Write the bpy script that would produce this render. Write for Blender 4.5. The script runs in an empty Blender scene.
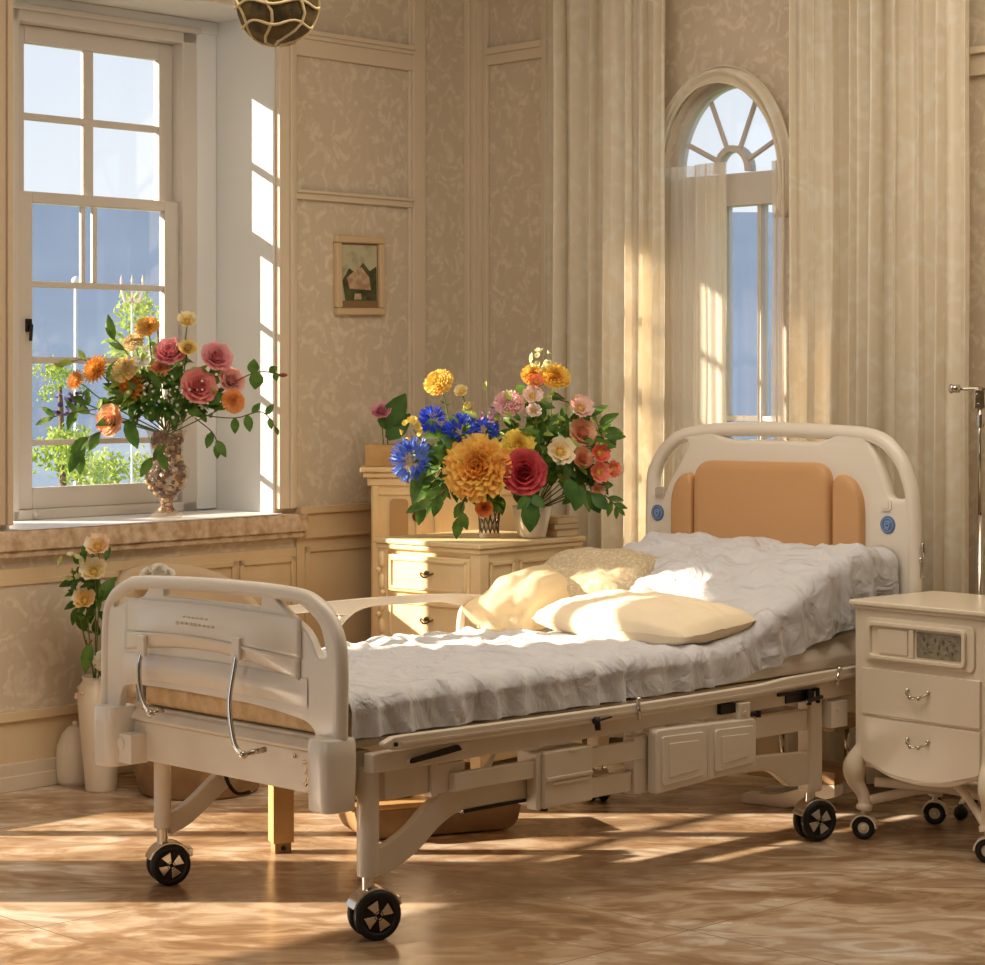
import bpy, bmesh, math, random
from mathutils import Vector, Matrix, noise

C = bpy.context.scene.collection
random.seed(7)
PI = math.pi

# ------------------------------------------------------------------ camera, world, sun, exposure
F_PX, CX, HY, CAM_H = 2300.0, 492.5, 375.0, 1.5
cam = bpy.data.cameras.new('camera')
cam.sensor_fit = 'HORIZONTAL'; cam.sensor_width = 36.0
cam.lens = 36.0 * F_PX / 985.0
cam.shift_y = (HY - 482.5) / 985.0
cam.clip_start = 0.05; cam.clip_end = 2000
camo = bpy.data.objects.new('camera', cam); C.objects.link(camo)
camo.location = (0, 0, CAM_H); camo.rotation_euler = (PI / 2, 0, 0)
bpy.context.scene.camera = camo

def lin(c):
    r = []
    for v in c:
        v /= 255.0
        r.append(v / 12.92 if v <= 0.04045 else ((v + 0.055) / 1.055) ** 2.4)
    return (r[0], r[1], r[2], 1.0)

SUN_ELEV = 20.5
SUN_AZ = math.radians(-0.5)            # light travels along +X, turned slightly
SUN_W = 13.5
SKY_S = 1.15
FILL_W = 94.0
FILL_LOW_W = 20.0
world = bpy.data.worlds.new('sky'); bpy.context.scene.world = world
world.use_nodes = True
wn = world.node_tree; wn.nodes.clear()
wo = wn.nodes.new('ShaderNodeOutputWorld'); wb = wn.nodes.new('ShaderNodeBackground')
wt = wn.nodes.new('ShaderNodeTexCoord'); ws = wn.nodes.new('ShaderNodeSeparateXYZ')
wr = wn.nodes.new('ShaderNodeValToRGB')
wn.links.new(wt.outputs['Generated'], ws.inputs[0]); wn.links.new(ws.outputs['Z'], wr.inputs[0])
wn.links.new(wr.outputs[0], wb.inputs[0]); wn.links.new(wb.outputs[0], wo.inputs[0])
cr = wr.color_ramp
cr.elements[0].position = 0.0; cr.elements[0].color = lin((240, 243, 246))
cr.elements[1].position = 1.0; cr.elements[1].color = lin((120, 160, 215))
e = cr.elements.new(0.10); e.color = lin((226, 234, 243))
e = cr.elements.new(0.35); e.color = lin((190, 210, 236))
wb.inputs[1].default_value = SKY_S

sun = bpy.data.lights.new('sun', 'SUN'); sun.energy = SUN_W; sun.angle = math.radians(0.6)
sun.color = (1.0, 0.84, 0.64)
suno = bpy.data.objects.new('sun', sun); C.objects.link(suno)
te = math.radians(SUN_ELEV)
sd = Vector((math.cos(te) * math.cos(SUN_AZ), math.cos(te) * math.sin(SUN_AZ), -math.sin(te)))
suno.rotation_euler = sd.to_track_quat('-Z', 'Y').to_euler(); suno.location = (-6, 5, 5)

def area(name, loc, target, sx, sy, w, col):
    l = bpy.data.lights.new(name, 'AREA'); l.shape = 'RECTANGLE'; l.size = sx; l.size_y = sy
    l.energy = w; l.color = col
    o = bpy.data.objects.new(name, l); C.objects.link(o); o.location = loc
    o.rotation_euler = (Vector(target) - Vector(loc)).to_track_quat('-Z', 'Y').to_euler()
    return o
area('ceiling_fill', (0.35, 6.9, 3.38), (0.35, 7.7, 0.0), 3.2, 2.4, FILL_W, (1.0, 0.89, 0.74))  # added warm fill under the ceiling, no fixture there
area('side_fill', (-3.2, 3.2, 2.0), (0.2, 8.0, 0.6), 1.6, 1.6, FILL_LOW_W, (0.93, 0.93, 0.95))  # added fill standing inside the room, no window behind it

vs = bpy.context.scene.view_settings
vs.view_transform = 'Standard'; vs.look = 'None'; vs.gamma = 1.0; vs.use_curve_mapping = False
vs.exposure = 0.0

# ------------------------------------------------------------------ frames
def P(px, py, d):
    return Vector(((px - CX) / F_PX * d, d, CAM_H - (py - HY) / F_PX * d))

K = Vector((-.077, 10.159, 0))
bw = math.radians(48)
def frame(origin, xaxis):
    x = Vector((xaxis[0], xaxis[1], 0)).normalized(); z = Vector((0, 0, 1)); y = z.cross(x)
    m = Matrix.Identity(4)
    for i in range(3):
        m[i][0], m[i][1], m[i][2], m[i][3] = x[i], y[i], z[i], origin[i]
    return m
# left wall: +x runs from the corner towards the camera side, +y points into the room
MLW = frame(K, (-math.cos(bw), -math.sin(bw)))
# right wall: -x runs from the corner towards the camera side, +y points into the room
MRW = frame(K, (-math.cos(bw), math.sin(bw)))
BA = math.radians(44.3)
MBED = frame((-.340, 6.128, 0), (math.cos(BA), math.sin(BA)))
WC = (.664, -.748)
MCAB = frame((1.172, 7.436, 0), WC)

# ------------------------------------------------------------------ materials
def mat(name, col, rough=.5, metal=0.0, col2=None, nscale=8.0, ndetail=4.0, bump=0.0, bscale=60.0,
        trans=0.0, sheen=0.0, coat=0.0, spec=0.5, ramp=(0.35, 0.65), distort=0.0, coords='Object'):
    m = bpy.data.materials.new(name); m.use_nodes = True
    nt = m.node_tree; b = nt.nodes['Principled BSDF']
    b.inputs['Base Color'].default_value = lin(col)
    b.inputs['Roughness'].default_value = rough; b.inputs['Metallic'].default_value = metal
    b.inputs['Specular IOR Level'].default_value = spec
    if coat: b.inputs['Coat Weight'].default_value = coat; b.inputs['Coat Roughness'].default_value = .15
    if sheen: b.inputs['Sheen Weight'].default_value = sheen
    tc = nt.nodes.new('ShaderNodeTexCoord')
    if col2:
        n = nt.nodes.new('ShaderNodeTexNoise'); n.inputs['Scale'].default_value = nscale
        n.inputs['Detail'].default_value = ndetail; n.inputs['Distortion'].default_value = distort
        nt.links.new(tc.outputs[coords], n.inputs['Vector'])
        r = nt.nodes.new('ShaderNodeValToRGB')
        r.color_ramp.elements[0].position = ramp[0]; r.color_ramp.elements[1].position = ramp[1]
        r.color_ramp.elements[0].color = lin(col); r.color_ramp.elements[1].color = lin(col2)
        nt.links.new(n.outputs['Fac'], r.inputs[0]); nt.links.new(r.outputs[0], b.inputs['Base Color'])
    if bump:
        n2 = nt.nodes.new('ShaderNodeTexNoise'); n2.inputs['Scale'].default_value = bscale
        n2.inputs['Detail'].default_value = 5
        nt.links.new(tc.outputs[coords], n2.inputs['Vector'])
        bp = nt.nodes.new('ShaderNodeBump'); bp.inputs['Strength'].default_value = bump
        bp.inputs['Distance'].default_value = .01
        nt.links.new(n2.outputs['Fac'], bp.inputs['Height']); nt.links.new(bp.outputs[0], b.inputs['Normal'])
    if trans:
        t = nt.nodes.new('ShaderNodeBsdfTranslucent'); mx = nt.nodes.new('ShaderNodeMixShader')
        t.inputs[0].default_value = lin(col)
        if col2: nt.links.new(r.outputs[0], t.inputs[0])
        mx.inputs[0].default_value = trans
        nt.links.new(b.outputs[0], mx.inputs[1]); nt.links.new(t.outputs[0], mx.inputs[2])
        nt.links.new(mx.outputs[0], nt.nodes['Material Output'].inputs[0])
    return m

def sheer_mat(name, col, opacity):
    m = mat(name, col, .8, trans=.4)
    nt = m.node_tree; out = nt.nodes['Material Output']
    src = out.inputs[0].links[0].from_socket
    tr = nt.nodes.new('ShaderNodeBsdfTransparent'); mx = nt.nodes.new('ShaderNodeMixShader')
    mx.inputs[0].default_value = opacity
    nt.links.new(tr.outputs[0], mx.inputs[1]); nt.links.new(src, mx.inputs[2]); nt.links.new(mx.outputs[0], out.inputs[0])
    return m

def damask(name, c1, c2, scale=9.0, rough=.8, trans=0.0, strength=1.0):
    m = mat(name, c1, rough)
    nt = m.node_tree; b = nt.nodes['Principled BSDF']
    tc = nt.nodes.new('ShaderNodeTexCoord')
    n0 = nt.nodes.new('ShaderNodeTexNoise'); n0.inputs['Scale'].default_value = scale * .8; n0.inputs['Detail'].default_value = 3
    nt.links.new(tc.outputs['Object'], n0.inputs['Vector'])
    sc = nt.nodes.new('ShaderNodeVectorMath'); sc.operation = 'SCALE'; sc.inputs['Scale'].default_value = 2.6 / scale
    nt.links.new(n0.outputs['Color'], sc.inputs[0])
    ad = nt.nodes.new('ShaderNodeVectorMath'); ad.operation = 'ADD'
    nt.links.new(tc.outputs['Object'], ad.inputs[0]); nt.links.new(sc.outputs[0], ad.inputs[1])
    w = nt.nodes.new('ShaderNodeTexVoronoi'); w.feature = 'DISTANCE_TO_EDGE'; w.inputs['Scale'].default_value = scale
    nt.links.new(ad.outputs[0], w.inputs['Vector'])
    w2 = nt.nodes.new('ShaderNodeTexVoronoi'); w2.feature = 'F1'; w2.inputs['Scale'].default_value = scale * 2.3
    nt.links.new(ad.outputs[0], w2.inputs['Vector'])
    mm = nt.nodes.new('ShaderNodeMath'); mm.operation = 'MULTIPLY_ADD'; mm.inputs[1].default_value = .55
    nt.links.new(w2.outputs['Distance'], mm.inputs[0]); nt.links.new(w.outputs['Distance'], mm.inputs[2])
    r = nt.nodes.new('ShaderNodeValToRGB'); r.color_ramp.elements[0].position = .18; r.color_ramp.elements[1].position = .42
    r.color_ramp.elements[0].color = lin(c2); r.color_ramp.elements[1].color = lin(c1)
    nt.links.new(mm.outputs[0], r.inputs[0]); nt.links.new(r.outputs[0], b.inputs['Base Color'])
    bp = nt.nodes.new('ShaderNodeBump'); bp.inputs['Strength'].default_value = .25 * strength; bp.inputs['Distance'].default_value = .004
    nt.links.new(r.outputs[0], bp.inputs['Height']); nt.links.new(bp.outputs[0], b.inputs['Normal'])
    if trans:
        t = nt.nodes.new('ShaderNodeBsdfTranslucent'); mx = nt.nodes.new('ShaderNodeMixShader'); mx.inputs[0].default_value = trans
        nt.links.new(r.outputs[0], t.inputs[0]); nt.links.new(b.outputs[0], mx.inputs[1]); nt.links.new(t.outputs[0], mx.inputs[2])
        nt.links.new(mx.outputs[0], nt.nodes['Material Output'].inputs[0])
    return m

def glass_mat(name, tint=(255, 255, 255), gloss=.12):
    m = bpy.data.materials.new(name); m.use_nodes = True; nt = m.node_tree
    nt.nodes.remove(nt.nodes['Principled BSDF'])
    t = nt.nodes.new('ShaderNodeBsdfTransparent'); t.inputs[0].default_value = lin(tint)
    g = nt.nodes.new('ShaderNodeBsdfGlossy'); g.inputs['Roughness'].default_value = .03
    mx = nt.nodes.new('ShaderNodeMixShader'); fr = nt.nodes.new('ShaderNodeFresnel'); fr.inputs[0].default_value = 1.35
    nt.links.new(fr.outputs[0], mx.inputs[0]); nt.links.new(t.outputs[0], mx.inputs[1]); nt.links.new(g.outputs[0], mx.inputs[2])
    nt.links.new(mx.outputs[0], nt.nodes['Material Output'].inputs[0])
    return m

def floor_mat():
    m = mat('polished_marble', (190, 155, 118), .27)
    nt = m.node_tree; b = nt.nodes['Principled BSDF']
    tc = nt.nodes.new('ShaderNodeTexCoord'); mp = nt.nodes.new('ShaderNodeMapping')
    mp.inputs['Scale'].default_value = (1.0, 1.9, 1.0); mp.inputs['Rotation'].default_value = (0, 0, .15)
    nt.links.new(tc.outputs['Object'], mp.inputs[0])
    n1 = nt.nodes.new('ShaderNodeTexNoise'); n1.inputs['Scale'].default_value = 1.15; n1.inputs['Detail'].default_value = 9
    n1.inputs['Distortion'].default_value = 1.2; n1.inputs['Roughness'].default_value = .62
    nt.links.new(mp.outputs[0], n1.inputs['Vector'])
    r = nt.nodes.new('ShaderNodeValToRGB'); cr = r.color_ramp
    cr.elements[0].position = .34; cr.elements[0].color = lin((152, 126, 100))
    cr.elements[1].position = .66; cr.elements[1].color = lin((234, 228, 220))
    e = cr.elements.new(.46); e.color = lin((184, 158, 130))
    e = cr.elements.new(.55); e.color = lin((214, 194, 172))
    nt.links.new(n1.outputs['Fac'], r.inputs[0])
    n2 = nt.nodes.new('ShaderNodeTexNoise'); n2.inputs['Scale'].default_value = 3.2; n2.inputs['Detail'].default_value = 7
    n2.inputs['Distortion'].default_value = 2.2
    nt.links.new(mp.outputs[0], n2.inputs['Vector'])
    r2 = nt.nodes.new('ShaderNodeValToRGB'); r2.color_ramp.elements[0].position = .43; r2.color_ramp.elements[1].position = .56
    r2.color_ramp.elements[0].color = lin((204, 178, 148)); r2.color_ramp.elements[1].color = lin((255, 250, 240))
    nt.links.new(n2.outputs['Fac'], r2.inputs[0])
    mx = nt.nodes.new('ShaderNodeMix'); mx.data_type = 'RGBA'; mx.blend_type = 'MULTIPLY'; mx.inputs[0].default_value = .75
    nt.links.new(r.outputs[0], mx.inputs[6]); nt.links.new(r2.outputs[0], mx.inputs[7])
    # joints between the slabs
    br = nt.nodes.new('ShaderNodeTexBrick'); br.offset = 0.0; br.inputs['Scale'].default_value = 1.0
    br.inputs['Brick Width'].default_value = 1.25; br.inputs['Row Height'].default_value = 1.25
    br.inputs['Mortar Size'].default_value = .0025; br.inputs['Mortar Smooth'].default_value = .2
    mp2 = nt.nodes.new('ShaderNodeMapping'); mp2.inputs['Rotation'].default_value = (0, 0, math.radians(46)); mp2.inputs['Location'].default_value = (.35, .3, 0)
    nt.links.new(tc.outputs['Object'], mp2.inputs[0]); nt.links.new(mp2.outputs[0], br.inputs['Vector'])
    mx2 = nt.nodes.new('ShaderNodeMix'); mx2.data_type = 'RGBA'; mx2.inputs[7].default_value = lin((140, 118, 94))
    nt.links.new(br.outputs['Fac'], mx2.inputs[0]); nt.links.new(mx.outputs[2], mx2.inputs[6])
    nt.links.new(mx2.outputs[2], b.inputs['Base Color'])
    mr = nt.nodes.new('ShaderNodeMapRange'); mr.inputs['To Min'].default_value = .10; mr.inputs['To Max'].default_value = .36
    nt.links.new(n2.outputs['Fac'], mr.inputs[0]); nt.links.new(mr.outputs[0], b.inputs['Roughness'])
    return m

M = {}
M['wallpaper'] = damask('damask_wallpaper', (212, 197, 174), (228, 215, 194), 9)
M['trim'] = mat('cream_moulding', (222, 206, 182), .5)
M['dado'] = mat('cream_dado', (226, 204, 166), .6, col2=(214, 186, 146), nscale=3.0)
M['white_paint'] = mat('white_paint', (226, 226, 224), .5)
M['sash'] = mat('sash_paint', (206, 198, 188), .45)
M['stone'] = mat('sill_stone', (222, 200, 172), .7, col2=(184, 152, 118), nscale=26, ndetail=6, bump=.3)
M['sill_top'] = mat('sill_top', (236, 236, 240), .4)
M['jamb'] = mat('cream_jamb', (204, 184, 156), .6)
M['floor'] = floor_mat()
M['ceiling'] = mat('plaster', (228, 214, 190), .8)
M['glass'] = glass_mat('window_glass')
M['bed_plastic'] = mat('ivory_plastic', (230, 221, 206), .32, coat=.2)
M['bed_metal'] = mat('cream_enamel', (226, 214, 196), .38, col2=(218, 204, 182), nscale=5)
M['chrome'] = mat('chrome', (205, 200, 190), .15, metal=1)
M['dark_metal'] = mat('dark_metal', (45, 38, 32), .4, metal=.6)
M['rubber'] = mat('black_rubber', (22, 21, 20), .5)
M['grey_plastic'] = mat('grey_plastic', (190, 180, 165), .4)
M['tan'] = mat('tan_vinyl', (204, 156, 106), .45, bump=.08, bscale=200)
M['blue'] = mat('blue_emblem', (84, 112, 165), .4)
M['blue_light'] = mat('pale_blue_emblem', (150, 175, 210), .4)
M['sheet'] = mat('grey_cotton', (214, 213, 216), .85, bump=.15, bscale=350, sheen=.2)
nt = M['sheet'].node_tree; bp0 = [n for n in nt.nodes if n.type == 'BUMP'][0]
n3 = nt.nodes.new('ShaderNodeTexNoise'); n3.inputs['Scale'].default_value = 7.0; n3.inputs['Detail'].default_value = 4; n3.inputs['Distortion'].default_value = 1.1
mp3 = nt.nodes.new('ShaderNodeMapping'); mp3.inputs['Scale'].default_value = (1.6, .8, 1.0); mp3.inputs['Rotation'].default_value = (0, 0, .5)
tc3 = nt.nodes.new('ShaderNodeTexCoord'); nt.links.new(tc3.outputs['Object'], mp3.inputs[0]); nt.links.new(mp3.outputs[0], n3.inputs['Vector'])
bp3 = nt.nodes.new('ShaderNodeBump'); bp3.inputs['Strength'].default_value = .95; bp3.inputs['Distance'].default_value = .04
nt.links.new(n3.outputs['Fac'], bp3.inputs['Height']); nt.links.new(bp3.outputs[0], bp0.inputs['Normal'])
M['white_sheet'] = mat('white_cotton', (238, 228, 214), .85, bump=.1, bscale=300)
M['quilt'] = mat('quilted_mattress', (226, 196, 150), .8, col2=(206, 170, 122), nscale=30)
M['cream_pillow'] = mat('cream_pillow', (250, 232, 200), .85, bump=.15, bscale=120)
M['lace'] = damask('lace_cloth', (222, 202, 166), (248, 236, 208), 38, .85, trans=.25, strength=3)
M['tulle'] = mat('cream_tulle', (246, 232, 202), .85, trans=.5, bump=.2, bscale=60)
M['curtain'] = damask('jacquard_curtain', (246, 236, 216), (252, 246, 232), 6.0, .75, trans=.25, strength=.5)
M['veil'] = sheer_mat('sheer_veil', (246, 238, 222), .75)
M['veil_thin'] = sheer_mat('thin_veil', (246, 240, 228), .6)
M['chest'] = mat('cream_lacquer', (244, 222, 178), .45, col2=(236, 208, 158), nscale=4)
M['mantel'] = mat('pale_wood_paint', (240, 214, 168), .55, col2=(228, 196, 146), nscale=4)
M['cabinet'] = mat('ivory_lacquer', (236, 222, 198), .3, coat=.2)
M['knob'] = mat('aged_brass', (110, 86, 56), .4, metal=.7)
M['ceramic'] = mat('white_ceramic', (240, 226, 204), .3, coat=.3)
M['box_wood'] = mat('box_wood', (206, 166, 108), .6, col2=(190, 148, 90), nscale=12)
M['brown_wood'] = mat('brown_wood', (164, 132, 92), .5, col2=(138, 106, 70), nscale=9)
M['beige_uph'] = mat('beige_upholstery', (204, 180, 146), .8, bump=.1)
M['leaf'] = mat('leaf_green', (62, 104, 34), .5, col2=(104, 140, 52), nscale=18, trans=.35)
M['leaf_dark'] = mat('leaf_dark_green', (54, 96, 36), .5, col2=(80, 122, 48), nscale=18, trans=.2)
M['leaf_pale'] = mat('leaf_pale_green', (150, 176, 76), .5, col2=(188, 204, 104), nscale=14, trans=.45)
M['stem'] = mat('stem_green', (96, 120, 52), .6)
M['twig'] = mat('twig_brown', (96, 64, 42), .6)
M['pebble'] = mat('amber_pebbles', (214, 168, 112), .35, col2=(120, 74, 40), nscale=30, coat=.5)
M['bark'] = mat('tree_bark', (110, 88, 64), .8)

_fm = {}
def petal_mat(c1, c2=None):
    k = (c1, c2)
    if k not in _fm:
        _fm[k] = mat('petal_%d' % len(_fm), c1, .6, col2=c2, nscale=16, trans=.3, ramp=(.38, .62))
    return _fm[k]

# ------------------------------------------------------------------ mesh helpers
class MB:
    def __init__(s): s.v = []; s.f = []; s.mi = []; s.cur = 0
    def add(s, vs, fs):
        b = len(s.v); s.v += [tuple(v) for v in vs]; s.f += [tuple(b + i for i in f) for f in fs]
        s.mi += [s.cur] * len(fs); return s
    def box(s, x0, x1, y0, y1, z0, z1, m=None):
        vs = [Vector(p) for p in ((x0,y0,z0),(x1,y0,z0),(x1,y1,z0),(x0,y1,z0),(x0,y0,z1),(x1,y0,z1),(x1,y1,z1),(x0,y1,z1))]
        if m: vs = [m @ p for p in vs]
        return s.add(vs, [(0,3,2,1),(4,5,6,7),(0,1,5,4),(1,2,6,5),(2,3,7,6),(3,0,4,7)])
    def prism(s, pts, a0, a1, axis='y', m=None):
        # pts: 2-D outline; extruded from a0 to a1 along axis
        def mk(p, a):
            if axis == 'y': v = Vector((p[0], a, p[1]))
            elif axis == 'x': v = Vector((a, p[0], p[1]))
            else: v = Vector((p[0], p[1], a))
            return m @ v if m else v
        n = len(pts); vs = [mk(p, a0) for p in pts] + [mk(p, a1) for p in pts]
        fs = [tuple(range(n)), tuple(range(2*n-1, n-1, -1))] + [(i, n+i, n+(i+1) % n, (i+1) % n) for i in range(n)]
        return s.add(vs, fs)
    def tube(s, pts, r, seg=10, caps=True, sx=1.0):
        pts = [Vector(p) for p in pts]; n = len(pts)
        rr = r if isinstance(r, (list, tuple)) else [r] * n
        vs = []; ref = None
        for i, p in enumerate(pts):
            t = (pts[min(i+1, n-1)] - pts[max(i-1, 0)])
            t = t.normalized() if t.length > 1e-9 else Vector((0, 0, 1))
            if ref is None:
                ref = Vector((0, 0, 1)) if abs(t.z) < .9 else Vector((1, 0, 0))
            a = (ref - t * ref.dot(t)).normalized(); ref = a; b = t.cross(a)
            for k in range(seg):
                an = 2 * PI * k / seg
                vs.append(p + a * math.cos(an) * rr[i] + b * math.sin(an) * rr[i] * sx)
        fs = [(i*seg+k, i*seg+(k+1) % seg, (i+1)*seg+(k+1) % seg, (i+1)*seg+k) for i in range(n-1) for k in range(seg)]
        if caps: fs += [tuple(range(seg-1, -1, -1)), tuple((n-1)*seg+k for k in range(seg))]
        return s.add(vs, fs)
    def lathe(s, prof, seg=24, m=None):
        vs = []; n = len(prof)
        for (r, z) in prof:
            for k in range(seg):
                a = 2*PI*k/seg; v = Vector((r*math.cos(a), r*math.sin(a), z)); vs.append(m @ v if m else v)
        fs = [(i*seg+k, i*seg+(k+1) % seg, (i+1)*seg+(k+1) % seg, (i+1)*seg+k) for i in range(n-1) for k in range(seg)]
        if prof[0][0] > 1e-6: fs.append(tuple(range(seg-1, -1, -1)))
        if prof[-1][0] > 1e-6: fs.append(tuple((n-1)*seg+k for k in range(seg)))
        return s.add(vs, fs)
    def grid(s, fn, nu, nv, closed_u=False):
        vs = [fn(i/(nu if closed_u else nu-1), j/(nv-1)) for j in range(nv) for i in range(nu)]
        w = nu if closed_u else nu-1
        return s.add(vs, [(j*nu+i, j*nu+(i+1) % nu, (j+1)*nu+(i+1) % nu, (j+1)*nu+i) for j in range(nv-1) for i in range(w)])
    def sphere(s, c, r, seg=12, rings=8, sc=(1,1,1)):
        prof = [(math.sin(PI*i/rings), -math.cos(PI*i/rings)) for i in range(rings+1)]
        m = Matrix.Translation(c) @ Matrix.Diagonal((r*sc[0], r*sc[1], r*sc[2], 1))
        return s.lathe(prof, seg, m)
    def build(s, name, mats, parent=None, smooth=False, bevel=0, m=None, bseg=2, solid=0, sub=0):
        me = bpy.data.meshes.new(name); me.from_pydata(s.v, [], s.f); me.update()
        if not isinstance(mats, (list, tuple)): mats = [mats]
        for x in mats: me.materials.append(x)
        if len(mats) > 1: me.polygons.foreach_set('material_index', s.mi)
        bm = bmesh.new(); bm.from_mesh(me)
        (bmesh.ops.remove_doubles(bm, verts=bm.verts, dist=1e-6) if smooth else None)
        bmesh.ops.recalc_face_normals(bm, faces=bm.faces)
        bm.to_mesh(me); bm.free()
        if smooth:
            me.polygons.foreach_set('use_smooth', [True]*len(me.polygons))
        o = bpy.data.objects.new(name, me); C.objects.link(o)
        if parent: o.parent = parent
        if m is not None: o.matrix_world = m
        if solid:
            md = o.modifiers.new('solid', 'SOLIDIFY'); md.thickness = solid; md.offset = 0
        if bevel:
            md = o.modifiers.new('bevel', 'BEVEL'); md.width = bevel; md.segments = bseg; md.limit_method = 'ANGLE'
            md.angle_limit = math.radians(40); md.harden_normals = True
            me.polygons.foreach_set('use_smooth', [True]*len(me.polygons))
        if sub:
            md = o.modifiers.new('sub', 'SUBSURF'); md.levels = sub; md.render_levels = sub
        return o

def plate(name, splines, thick, bevel, material, parent=None, m=None, loc=(0,0,0), res=4):
    """flat plate with rounded rims and holes; 2-D outline lies in local (y,z), thickness along x"""
    cu = bpy.data.curves.new(name, 'CURVE'); cu.dimensions = '2D'; cu.fill_mode = 'BOTH'
    cu.extrude = max(thick/2 - bevel, 0.0001); cu.bevel_depth = bevel; cu.bevel_resolution = res; cu.offset = -bevel
    for pts in splines:
        sp = cu.splines.new('POLY'); sp.points.add(len(pts)-1); sp.use_cyclic_u = True
        for i, p in enumerate(pts): sp.points[i].co = (p[0], p[1], 0, 1)
    tmp = bpy.data.objects.new('tmp', cu); C.objects.link(tmp)
    dg = bpy.context.evaluated_depsgraph_get()
    me = bpy.data.meshes.new_from_object(tmp.evaluated_get(dg))
    bpy.data.objects.remove(tmp)
    # curve (x,y,z) -> (z, x, y)
    me.transform(Matrix(((0,0,1,loc[0]),(1,0,0,loc[1]),(0,1,0,loc[2]),(0,0,0,1))))
    bm = bmesh.new(); bm.from_mesh(me)
    bmesh.ops.remove_doubles(bm, verts=bm.verts, dist=1e-5); bmesh.ops.recalc_face_normals(bm, faces=bm.faces)
    for ed in bm.edges: ed.smooth = len(ed.link_faces) != 2 or ed.calc_face_angle(0) < .6
    bm.to_mesh(me); bm.free()
    me.polygons.foreach_set('use_smooth', [True]*len(me.polygons))
    me.materials.clear(); me.materials.append(material); me.name = name
    o = bpy.data.objects.new(name, me); C.objects.link(o)
    if parent: o.parent = parent
    if m is not None: o.matrix_world = m
    return o

def rpoly(pts, n=6):
    """rounded polygon: pts = [(x,y,r)]"""
    out = []; N = len(pts)
    for i in range(N):
        p = Vector(pts[i][:2]); a = Vector(pts[i-1][:2]); b = Vector(pts[(i+1) % N][:2]); r = pts[i][2] if len(pts[i]) > 2 else 0
        if r <= 0: out.append((p.x, p.y)); continue
        da = (a-p).normalized(); db = (b-p).normalized()
        q0 = p + da*min(r, (a-p).length*.49); q1 = p + db*min(r, (b-p).length*.49)
        for k in range(n+1):
            t = k/n; q = q0*(1-t)**2 + p*2*t*(1-t) + q1*t*t; out.append((q.x, q.y))
    return out

def tag(o, label=None, cat=None, group=None, kind=None):
    if label: o['label'] = label
    if cat: o['category'] = cat
    if group: o['group'] = group
    if kind: o['kind'] = kind
    return o
def thing(name, m, label, cat, group=None):
    o = bpy.data.objects.new(name, None); C.objects.link(o); o.empty_display_size = .1
    o.matrix_world = m if isinstance(m, Matrix) else Matrix.Translation(m)
    return tag(o, label, cat, group)
def struct(o): o['kind'] = 'structure'; return o
def smoothpath(pts, n=8):
    pts = [Vector(p) for p in pts]; out = []
    for i in range(len(pts)-1):
        p0 = pts[max(i-1,0)]; p1 = pts[i]; p2 = pts[i+1]; p3 = pts[min(i+2,len(pts)-1)]
        for k in range(n):
            t = k/n
            out.append(.5*((2*p1)+(p2-p0)*t+(2*p0-5*p1+4*p2-p3)*t*t+(3*p1-p0-3*p2+p3)*t**3))
    out.append(pts[-1]); return out
def ss(a, b, x):
    t = max(0, min(1, (x-a)/(b-a))); return t*t*(3-2*t)
def nz(x, y=0, z=0): return noise.noise(Vector((x, y, z)))

# ------------------------------------------------------------------ structure
WT = .46; CEIL = 3.45; LEN = 8.6
Apt = MLW @ Vector((LEN, 0, 0)); Bpt = MRW @ Vector((-LEN, 0, 0)); Qpt = Apt + Bpt - K
def poly_slab(name, pts, z0, z1, m_):
    mb = MB(); mb.prism([(p[0], p[1]) for p in pts], z0, z1, 'z'); return struct(mb.build(name, m_))
out = lambda a, b, p: p
cen = (K + Apt + Bpt + Qpt) / 4
grow = [cen + (p - cen) * 1.10 for p in (K, Apt, Qpt, Bpt)]
poly_slab('floor', grow, -.12, 0, M['floor'])
poly_slab('ceiling', grow, CEIL, CEIL + .1, M['ceiling'])

# left wall with the deep window opening and two unseen openings placed for the sun patches
S0, S1, SZ, HZ = 1.195, 2.505, .915, 2.965       # opening of window 1
DR = [(3.05, 4.50, .30, 2.15), (4.84, 6.30, .12, 1.42)]
mb = MB()
def lw(x0, x1, z0, z1): mb.box(x0, x1, -WT, 0, z0, z1)
lw(-.5, S0, 0, CEIL); lw(S0, S1, 0, SZ - .05); lw(S0, S1, HZ, CEIL); lw(S1, DR[0][0], 0, CEIL)
lw(DR[0][0], DR[0][1], 0, DR[0][2]); lw(DR[0][0], DR[0][1], DR[0][3], CEIL); lw(DR[0][1], DR[1][0], 0, CEIL)
lw(DR[1][0], DR[1][1], 0, DR[1][2]); lw(DR[1][0], DR[1][1], DR[1][3], CEIL); lw(DR[1][1], LEN + .4, 0, CEIL)
x0_, x1_, zt_ = DR[0][0], DR[0][1], DR[0][3]
mb.prism([(x0_, zt_), (x0_, zt_-.34), (x0_+.12, zt_-.20), (x0_+.30, zt_-.08), (x0_+.55, zt_)], -WT, 0, 'y')  # corner fills added to keep the sun off the raised sheet
mb.prism([(x1_, zt_), (x1_, zt_-.34), (x1_-.12, zt_-.20), (x1_-.30, zt_-.08), (x1_-.55, zt_)], -WT, 0, 'y')
struct(mb.build('wall_left', M['wallpaper'], m=MLW))
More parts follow.
